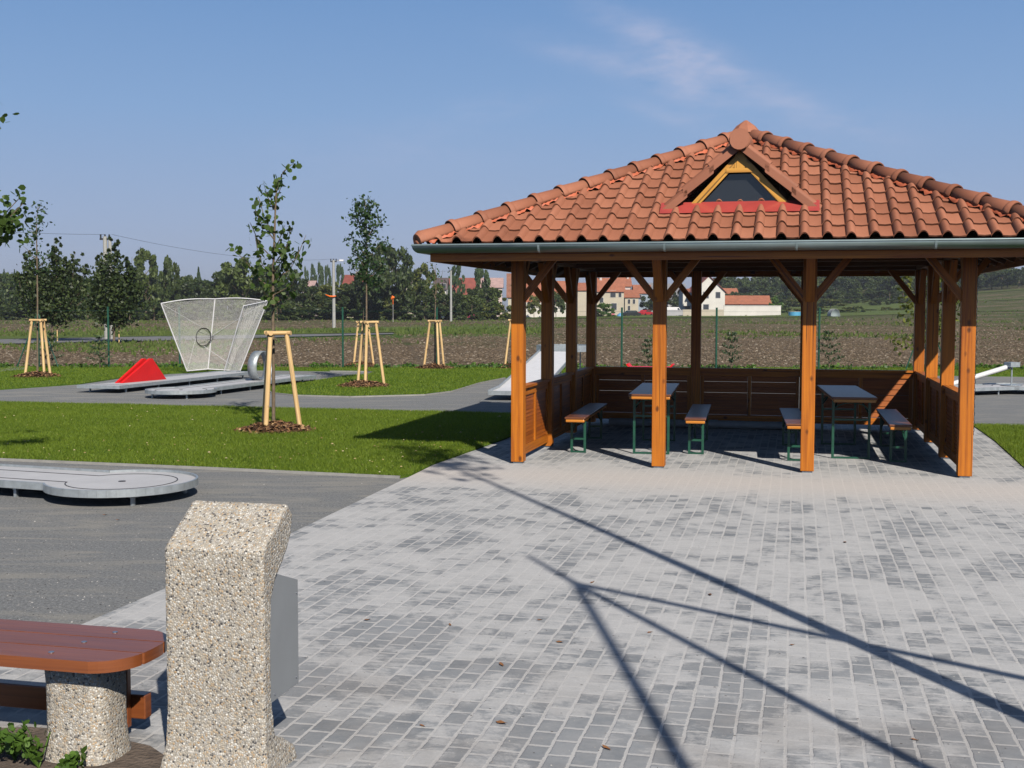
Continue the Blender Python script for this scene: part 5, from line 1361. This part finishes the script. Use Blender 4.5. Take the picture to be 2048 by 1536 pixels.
# ------------------------------------------------------------------ fence
def fpost(px, py, lab, braces=False, top=1.78):
    b = gp(px, py); r = empty('fence_post', b, 0, label=lab, cat='fence post', group='green steel fence posts')
    MB().tube([(0,0,0),(0,0,top)], .03, 10).build('tube', M['green_steel'], r); MB().tube([(0,0,top),(0,0,top+.02)], .034, 10).build('cap', M['green_steel'], r)
    if braces:
        for s_ in (-1, 1): MB().tube([(0,0,top-.15),(s_*.62,-.1,0)], .02, 8).build('brace', M['green_steel'], r)
for px, lab, b in [(78,'green corner fence post with two slanted braces behind the left tripod',True),(218,'green fence post beside the left small pine',False),(360,'green fence post seen through the white net',False),(546,'green fence post right of the white net, behind the nearest sapling',False),(686,'green fence post left of the feathery sapling',False),(874,'green fence post at the tripod left of the pavilion',False),(1050,'green fence post just right of the left front pavilion post',False),(1243,'green fence post seen between the first two pavilion posts',False),(1432,'green fence post seen in the middle opening of the pavilion',False),(1637,'green fence post just right of the third front pavilion post',False),(1851,'green corner fence post with slanted braces behind the right wall of the pavilion',True)]:
    y = 736 if px < 1000 else 738.5
    fpost(px, y+(2 if px > 1200 else 0), lab, b, 1.80)
fa, fb_ = gp(-200, 736), gp(2300, 741)
fr = empty('wire_fence', (0,0,0), 0, label='thin green wires stretched between the fence posts', cat='fence')
mb = MB(); q0, q1 = gp(78, 736), gp(1851, 740.5); 
for z in (.1, .95, 1.7): mb.tube([(q0.x, q0.y, z), (q1.x, q1.y, z)], .0025, 4, False)
mb.build('line_wire', M['green_steel'], fr)

# ------------------------------------------------------------------ utility poles
def upole(px, pyt, pyb, lab, extra=None, r0=.15):
    b = gp(px, pyb); t = at(px, pyt, b.y); r = empty('utility_pole', b, 0, label=lab, cat='utility pole', group='concrete utility poles across the field')
    H_ = t.z; MB().tube([(0,0,0),(0,0,H_)], [r0, r0*.72], 8).build('mast', M['conc'], r)
    MB().beam((-.3,0,H_-.15),(.3,0,H_-.15), .1, .1).build('cross_arm', M['black'], r)
    for x in (-.25, 0, .25): MB().tube([(x,0,H_-.1),(x,0,H_+.12)], .05, 8).build('insulator', M['black'], r)
    return r, H_
p1_, h1_ = upole(214, 473, 678, 'double concrete utility pole at the far left, behind the bushy young trees', r0=.17)
MB().tube([(.32,0,0),(.28,0,h1_-.2)], [.13,.10], 8).build('mast', M['conc'], p1_)
p2_, h2_ = upole(668, 520, 656, 'concrete utility pole with street lamp and an orange band, left of the feathery sapling', r0=.17)
lp = MB().tube([(0,0,h2_-.25),(.35,0,h2_-.05),(.75,0,h2_-.05)], .03, 6).build('lamp_arm', M['conc'], p2_); MB().box(.55,.95,-.12,.12,h2_-.12,h2_+.04).build('lamp_head', M['white'], lp, .02)
ob = basic('orange_plastic', (.85,.16,.01), .5); zz_ = at(665, 591, p2_.location[1]).z
mb = MB(); mb.tube([(-.75,-.2,zz_+.08),(-.35,-.22,zz_-.08),(0,-.23,zz_-.10),(.25,-.2,zz_-.05)], [.03,.08,.09,.04], 8); mb.build('orange_bag', ob, p2_)
p3_, h3_ = upole(902, 541, 643, 'plain concrete utility pole before the magenta facade, left of the pavilion', r0=.19)
p4_, h4_ = upole(1044, 560, 640, 'thin concrete pole just right of the left front pavilion post', r0=.15)
p5_, h5_ = upole(1210, 576, 634, 'slim pole with lamp before the beige village house', r0=.13)
b = gp(884, 632); r = empty('lamp_post', b, 0, label='thin grey street lamp post between sapling and concrete pole, left of the pavilion', cat='lamp post'); t = at(884, 576, b.y)
MB().tube([(0,0,0),(0,0,t.z)], [.09,.06], 8).build('post', M['conc'], r); MB().box(-.5,.5,-.15,.15,t.z,t.z+.15).build('lamp_head', M['conc'], r)
b = at(786, 594, 165); o = MB().tube([(b.x-.25,b.y,b.z-.3),(b.x,b.y,b.z),(b.x+.2,b.y,b.z-.1)], [.08,.26,.1], 10).tube([(b.x,b.y,b.z-1.0),(b.x,b.y,b.z)], .05, 6).build('orange_balloon', ob); tag(o, 'small orange round marker in the shrubs right of the feathery sapling', 'marker')
MB().tube([(b.x,b.y,0),(b.x,b.y,b.z-1.0)], .04, 6).build('marker_pole', M['conc'], o)
def wire(p, q, sag, lab):
    n = 16; pts = [p.lerp(q, k/n)-Vector((0,0,sag*4*(k/n)*(1-k/n))) for k in range(n+1)]
    o = MB().tube(pts, .008, 4, False).build('power_line', M['black']); tag(o, lab, 'power line', 'overhead power lines')
T1 = Vector((p1_.location[0], p1_.location[1], h1_+.12)); T2 = Vector((p2_.location[0], p2_.location[1], h2_+.1)); T3 = Vector((p3_.location[0], p3_.location[1], h3_))
wire(T1, at(-120, 455, 70), .1, 'overhead wire running left from the double concrete pole'); wire(T1+Vector((.4,0,0)), T2, .6, 'overhead wire between the double pole and the lamp pole'); wire(T2, T3, .6, 'overhead wire between the lamp pole and the next concrete pole')

# ------------------------------------------------------------------ village
def plaster(n, c): return basic(n, c, .9, .08, .5)
PL = {'white': plaster('white_plaster', (.66,.64,.58)), 'beige': plaster('beige_plaster', (.50,.45,.35)), 'grey': plaster('grey_plaster', (.40,.40,.41)), 'magenta': plaster('magenta_plaster', (.42,.03,.12)), 'pinkw': plaster('pink_white', (.62,.50,.46)), 'blue': plaster('blue_plaster', (.30,.36,.42))}
def roofm(n, c): return basic(n, c, .85, .18, 1.2)
RF = {'orange': roofm('village_tile', (.34,.125,.07)), 'brown': roofm('old_brown_tile', (.24,.11,.07)), 'grey': roofm('grey_roof', (.20,.20,.21)), 'dark': roofm('dark_roof', (.10,.075,.075)), 'red': roofm('red_roof', (.24,.065,.048)), 'pink': roofm('pale_pink_roof', (.42,.28,.26))}
VW = basic('window_dark', (.05,.055,.065), .25)
def house(x0, x1, y_e, y_r, d, wall, roof_, lab, gable=False, depth=8, wins=(), yb=None, rot=0, chimney=None, balcony=False):
    p0 = at(x0, y_e, d); p1 = at(x1, y_e, d); pr_ = at((x0+x1)/2, y_r, d); wd = p1.x-p0.x; cx = (p0.x+p1.x)/2; zb2 = tz(cx, d+depth/2)-.3
    ze = p0.z-zb2; zr = pr_.z-zb2; r = empty('house', (cx, d, zb2), rot, label=lab, cat='house', group='village houses'); h = wd/2
    mb = MB(); mb.box(-h, h, 0, depth, 0, ze)
    if gable: mb.add([(-h,0,ze),(h,0,ze),(0,0,zr-.1),(-h,depth,ze),(h,depth,ze),(0,depth,zr-.1)], [[0,1,2],[3,5,4]])
    else: mb.add([(-h,0,ze),(-h,depth,ze),(-h,depth/2,zr-.1),(h,0,ze),(h,depth,ze),(h,depth/2,zr-.1)], [[0,2,1],[3,4,5]])
    mb.build('wall', PL[wall], r)
    mb = MB(); o_ = .35; th = .16
    if gable:
        for s_ in (-1, 1):
            dx, dz = s_*(h+o_), (zr-ze); k_ = (h+o_)/h
            v_ = [(0,-o_,zr),(dx,-o_,zr-dz*k_),(dx,depth+o_,zr-dz*k_),(0,depth+o_,zr)]; v2 = [(a,b_,c+th) for a, b_, c in v_]; mb.add(v_+v2, [[0,1,2,3],[7,6,5,4],[0,4,5,1],[1,5,6,2],[2,6,7,3],[3,7,4,0]])
    else:
        k_ = (depth/2+o_)/(depth/2); dz = (zr-ze)*k_
        for s_ in (-1, 1):
            yy = depth/2+s_*(depth/2+o_); v_ = [(-h-o_,depth/2,zr),(h+o_,depth/2,zr),(h+o_,yy,zr-dz),(-h-o_,yy,zr-dz)]; v2 = [(a,b_,c+th) for a, b_, c in v_]; mb.add(v_+v2, [[0,1,2,3],[7,6,5,4],[0,4,5,1],[1,5,6,2],[2,6,7,3],[3,7,4,0]])
    rf = mb.build('roof', RF[roof_], r)
    if chimney is not None: MB().box(chimney-.3, chimney+.3, depth*.4, depth*.4+.6, zr-1, zr+.8).build('chimney', PL['pinkw'], rf)
    for (wx_, wy_, ww, wh) in wins:
        q = at(wx_, wy_, d); xx = q.x-cx; z = q.z-zb2
        f = MB().box(xx-ww/2-.08, xx+ww/2+.08, -.06, -.01, z-wh/2-.08, z+wh/2+.08).build('window', PL['white'] if wall != 'white' else PL['grey'], r)
        MB().box(xx-ww/2, xx+ww/2, -.09, -.062, z-wh/2, z+wh/2).build('pane', VW, f)
    if balcony:
        MB().box(-h-.0, -h+2.6, -1.4, -.02, ze*.45, ze*.45+.18).build('balcony', PL['white'], r); MB().box(-h-.0, -h+2.6, -1.4, -1.34, ze*.45+.18, ze*.45+.95).build('railing', PL['white'], r)
    return r
house(1016,1048,592,547,262,'beige','brown','steep brown-roofed barn at the left front post of the pavilion',False,9)
house(1050,1133,604,562,268,'white','orange','long low barn with a big orange tiled roof, left end of the village',False,11)
house(1142,1187,580,566,285,'beige','orange','plain beige house with orange roof between two dark pavilion posts',False,8)
house(1192,1248,582,556,290,'beige','orange','two-storey beige house with orange roof and blue-framed windows',False,9,[(1226,588,1.3,1.6),(1228,613,1.3,1.6),(1240,588,.7,1.5),(1203,600,.9,1.2)],chimney=-2)
house(1250,1277,594,580,298,'beige','orange','lower beige extension with orange roof behind the black car',False,8,[(1258,603,.6,1.1),(1268,603,.6,1.1),(1258,616,.6,1.1)])
house(1225,1262,572,555,330,'pinkw','orange','orange-roofed house set back above the two-storey beige house',False,8,chimney=2)
house(1270,1302,586,570,325,'blue','orange','blue-grey house with orange roof in the gap left of the second front post',False,8,[(1280,594,.8,1.2)])
house(1298,1330,583,566,345,'grey','grey','grey-roofed house partly hidden by the second front post',False,8)
house(1336,1372,596,568,320,'grey','grey','low grey house with slate roof left of the white gabled house',False,8)
house(1385,1450,583,552,275,'white','red','tall white gabled house with two small windows, in the middle opening of the pavilion',True,10,[(1412,590,1.2,1.4),(1412,615,1.2,1.4),(1436,590,1.0,1.3)])
house(1366,1386,584,578,279,'white','orange','white balcony wing of the gabled house',False,7,[(1376,612,1.4,2)],balcony=True)
house(1452,1541,607,592,285,'white','orange','low shed with long orange-red roof right of the white gabled house',False,6,[(1474,611,1.5,.7)])
house(1448,1476,590,577,350,'pinkw','orange','small orange-roofed house peeping above the trees behind the shed',False,7)
house(868,892,578,556,250,'white','dark','dark-roofed white house behind the trees left of the concrete pole',False,8,[(882,573,.8,1.1),(888,573,.8,1.1)])
house(893,948,600,556,262,'magenta','red','magenta house behind the poplar, left of the pavilion',False,8)
house(950,1004,574,556,290,'pinkw','pink','pale pink-roofed building between poplar and brown barn',False,8)
house(688,745,568,550,250,'beige','red','red-roofed house with white chimney behind the feathery sapling',False,8,chimney=-.6)
house(604,625,575,562,255,'pinkw','pink','pale house glimpsed through the trees right of the nearest sapling',False,7)
house(795,826,568,552,262,'beige','dark','dark-roofed house behind the tallest dark tree',False,7)
def wall_t(x0, x1, yt, d, mat, lab):
    a, b = at(x0, yt, d), at(x1, yt, d); zb2 = tz((a.x+b.x)/2, d)-.3; o = MB().box(0, b.x-a.x, 0, .3, 0, a.z-zb2); o.box(-.1, b.x-a.x+.1, -.05, .35, a.z-zb2, a.z-zb2+.12); o = o.build('garden_wall', mat); o.location = (a.x, d, zb2); tag(o, lab, 'wall', 'village garden walls')
wall_t(1448,1562,612,268,PL['white'],'long white garden wall at the shed, right of the white gabled house'); wall_t(1366,1448,620,266,PL['beige'],'low beige garden wall before the white gabled house'); wall_t(1047,1135,606,256,PL['white'],'white wall before the long barn'); wall_t(1325,1366,621,268,PL['grey'],'grey fence wall under the white van')
def car(px, d, col, lab, name='parked_car', van=False, rot=0):
    b = at(px, 600, d); z = tz(b.x, d)+.06; r = empty(name, (b.x, d, z), rot, label=lab, cat='van' if van else 'car', group='vehicles parked in the village'); m = basic('car_paint', col, .3, .02, coat=.5)
    L_ = 4.2; 
    pr_ = [(-2.1,.35),(-2.1,.8),(-1.9,1.0),(-1.3,1.05),(-.8,1.45),(.8,1.45),(1.35,1.0),(2.0,.88),(2.1,.6),(2.1,.35)] if not van else [(-2.3,.35),(-2.3,2.0),(-2.1,2.1),(1.2,2.1),(1.75,1.35),(2.3,1.1),(2.35,.35)]
    mb = MB(); n_ = len(pr_); v_ = [(x, -.85, zz) for x, zz in pr_]+[(x, .85, zz) for x, zz in pr_]; mb.add(v_, [[k, (k+1) % n_, (k+1) % n_+n_, k+n_] for k in range(n_)]+[list(range(n_))[::-1], [k+n_ for k in range(n_)]]); mb.build('body', m, r, .05)
    wq = [(-1.15,1.05),(-.75,1.38),(.75,1.38),(1.15,1.05)] if not van else [(.9,1.9),(1.15,1.9),(1.6,1.35),(.9,1.35)]
    MB().add([(x, -.858, zz) for x, zz in wq], [[0,1,2,3]]).add([(x, .858, zz) for x, zz in wq], [[3,2,1,0]]).build('side_window', VW, r)
    for x in (-1.35, 1.35):
        for s_ in (-1, 1): MB().tube([(x, s_*.72, .32), (x, s_*.9, .32)], .32, 16).build('wheel', M['black'], r)
car(1263, 268, (.02,.022,.025), 'black car parked before the beige houses', rot=.5); car(1291, 285, (.5,.02,.03), 'red car parked by the dark tree in the gap', rot=.9)
car(1346, 275, (.75,.75,.74), 'white van parked left of the white gabled house', 'parked_van', True, .1)
b = at(1589, 626, 262); mb = MB(); n = 24; R6 = 1.35
o = empty('garden_pool', (b.x, 262, tz(b.x, 262)+.02), 0, label='round light blue garden pool right of the white wall', cat='pool'); MB().tube([(0,0,0),(0,0,.95)], R6, 28, True, True).build('pool_wall', basic('pool_blue', (.08,.35,.55), .5, .05), o); MB().tube([(0,0,.95),(0,0,1.0)], R6+.04, 28).build('pool_rim', M['white'], o)
b = at(1671, 632, 255); o = empty('greenhouse', (b.x, 255, tz(b.x, 255)), 0, label='small arched foil greenhouse at the field edge, right of the third front post', cat='greenhouse'); mb = MB()
for y in (0, 1, 2, 3): mb.tube([(1.0*math.cos(t), y, 1.6*math.sin(t)) for t in [math.pi*k/10 for k in range(11)]], .035, 5, False)
mb.build('hoops', M['conc'], o)
mb = MB(); vs = [(.98*math.cos(math.pi*k/10), y, 1.58*math.sin(math.pi*k/10)) for y in (0, 3) for k in range(11)]; mb.add(vs, [[k, k+1, k+12, k+11] for k in range(10)]+[[0]+list(range(1, 11))], None, 0, True).build('foil', basic('foil', (.35,.42,.42), .4), o)
b = at(1240, 626, 262); o = empty('blue_tarp', (b.x, 262, tz(b.x, 262)), 0, label='blue covered garden thing beside the black car', cat='tarp'); MB().tube([(0,0,0),(0,0,.5),(.1,0,1.0)], [.75,.7,.15], 10).build('cover', basic('tarp', (.10,.30,.55), .6), o)
b = at(1226, 626, 262); o = empty('pink_toy_house', (b.x, 262, tz(b.x, 262)), 0, label='small pink garden object left of the blue covered one', cat='garden object'); MB().box(-.35,.35,-.3,.3,0,.7).add([(-.4,-.3,.7),(.4,-.3,.7),(0,-.3,1.15),(-.4,.3,.7),(.4,.3,.7),(0,.3,1.15)], [[0,1,2],[3,5,4],[0,2,5,3],[1,4,5,2]]).build('body', basic('pinkp', (.55,.15,.2), .6), o)

# ------------------------------------------------------------------ things beside the camera that throw the shadows on the paving
tp_ = empty('pole_tripod', (2.42, 1.59, 0), 0, label='tall wooden pole tripod out of view on the right, casting the forked shadow', cat='pole frame')
ap = Vector((0, 0, 4.6))
for fx, fy in ((1.14,-1.5),(2.94,.88),(5.06,3.0)):
    MB().tube([Vector((fx-2.42, fy-1.59, 0)), ap], [.036,.030], 10).build('pole', M['stake'], tp_)
MB().tube([ap-Vector((0,0,.1)), ap+Vector((0,0,.65))], [.034,.02], 8).build('finial', M['stake'], tp_)
tr = empty('mast_tree', (2.93, 2.85, 0), 0, label='slender tall tree standing out of view right of the camera, casting the long diagonal shadow', cat='tree')
MB().tube([(0,0,0),(.0,0,2.5),(-.02,.02,5),(-.06,.0,7.4),(-.1,0,8.9)], [.062,.055,.042,.028,.012], 10).build('trunk', M['bark'], tr)
n = 420; P = RNG.normal(size=(n, 3))*[.22,.22,.55]+[-.06,0,8.6]; V, Qd = leaves_np(P, .11, n, shape='hex'); np_mesh('crown', V, Qd, M['leaf_lime'], tr)
# tree whose branch tips enter at the left edge
lt = empty('edge_tree', (-6.6, 12.0, 0), 0, label='leafy tree mostly outside the left edge, its branch tips reaching into the picture', cat='tree')
mb = MB(); mb.tube([(0,0,0),(0,.05,1.5),(.05,0,3.2),(0,0,5)], [.10,.085,.06,.02], 10)
C = []
def twig(p, q, n_, rad):
    for _ in range(n_):
        f = random.random(); c_ = p.lerp(q, f); C.append((c_.x+random.gauss(0, rad), c_.y+random.gauss(0, rad), c_.z+random.gauss(0, rad)))
base = Vector((-6.6, 12.0, 0))
def L3(px, py, dd=12.0): return at(px, py, dd)-base
for a_, b_, n_ in [((0,455),(48,405),50),((-30,470),(40,395),50),((-20,455),(30,440),55),((-10,440),(38,458),55),((-40,440),(5,478),40),((-40,250),(2,235),26),((-60,500),(-10,460),60)]:
    p, q = L3(*a_), L3(*b_); mb.tube([Vector((.02,0,2.4)), p, q], [.02,.009,.004], 5); twig(p, q, n_, .085)
for k in range(260):
    C.append((random.gauss(-.2, .45), random.gauss(0, .5), random.gauss(3.4, .8)))
mb.build('trunk', M['bark'], lt); C = np.array(C); V, Qd = leaves_np(C, .064, len(C), shape='hex', droop=.5); np_mesh('crown', V, Qd, M['leaf_lime'], lt)

# ------------------------------------------------------------------ air
mh = bpy.data.materials.new('haze'); mh.use_nodes = True; th_ = mh.node_tree; th_.nodes.clear()
pvn = th_.nodes.new('ShaderNodeVolumePrincipled'); pvn.inputs['Color'].default_value = (.86,.90,.97,1); pvn.inputs['Density'].default_value = HAZE; pvn.inputs['Anisotropy'].default_value = .2
om = th_.nodes.new('ShaderNodeOutputMaterial'); th_.links.new(pvn.outputs[0], om.inputs['Volume'])
if HAZE: tag(MB().box(-2600, 2600, -70, 6100, -2, 60).build('haze', mh), kind='stuff')
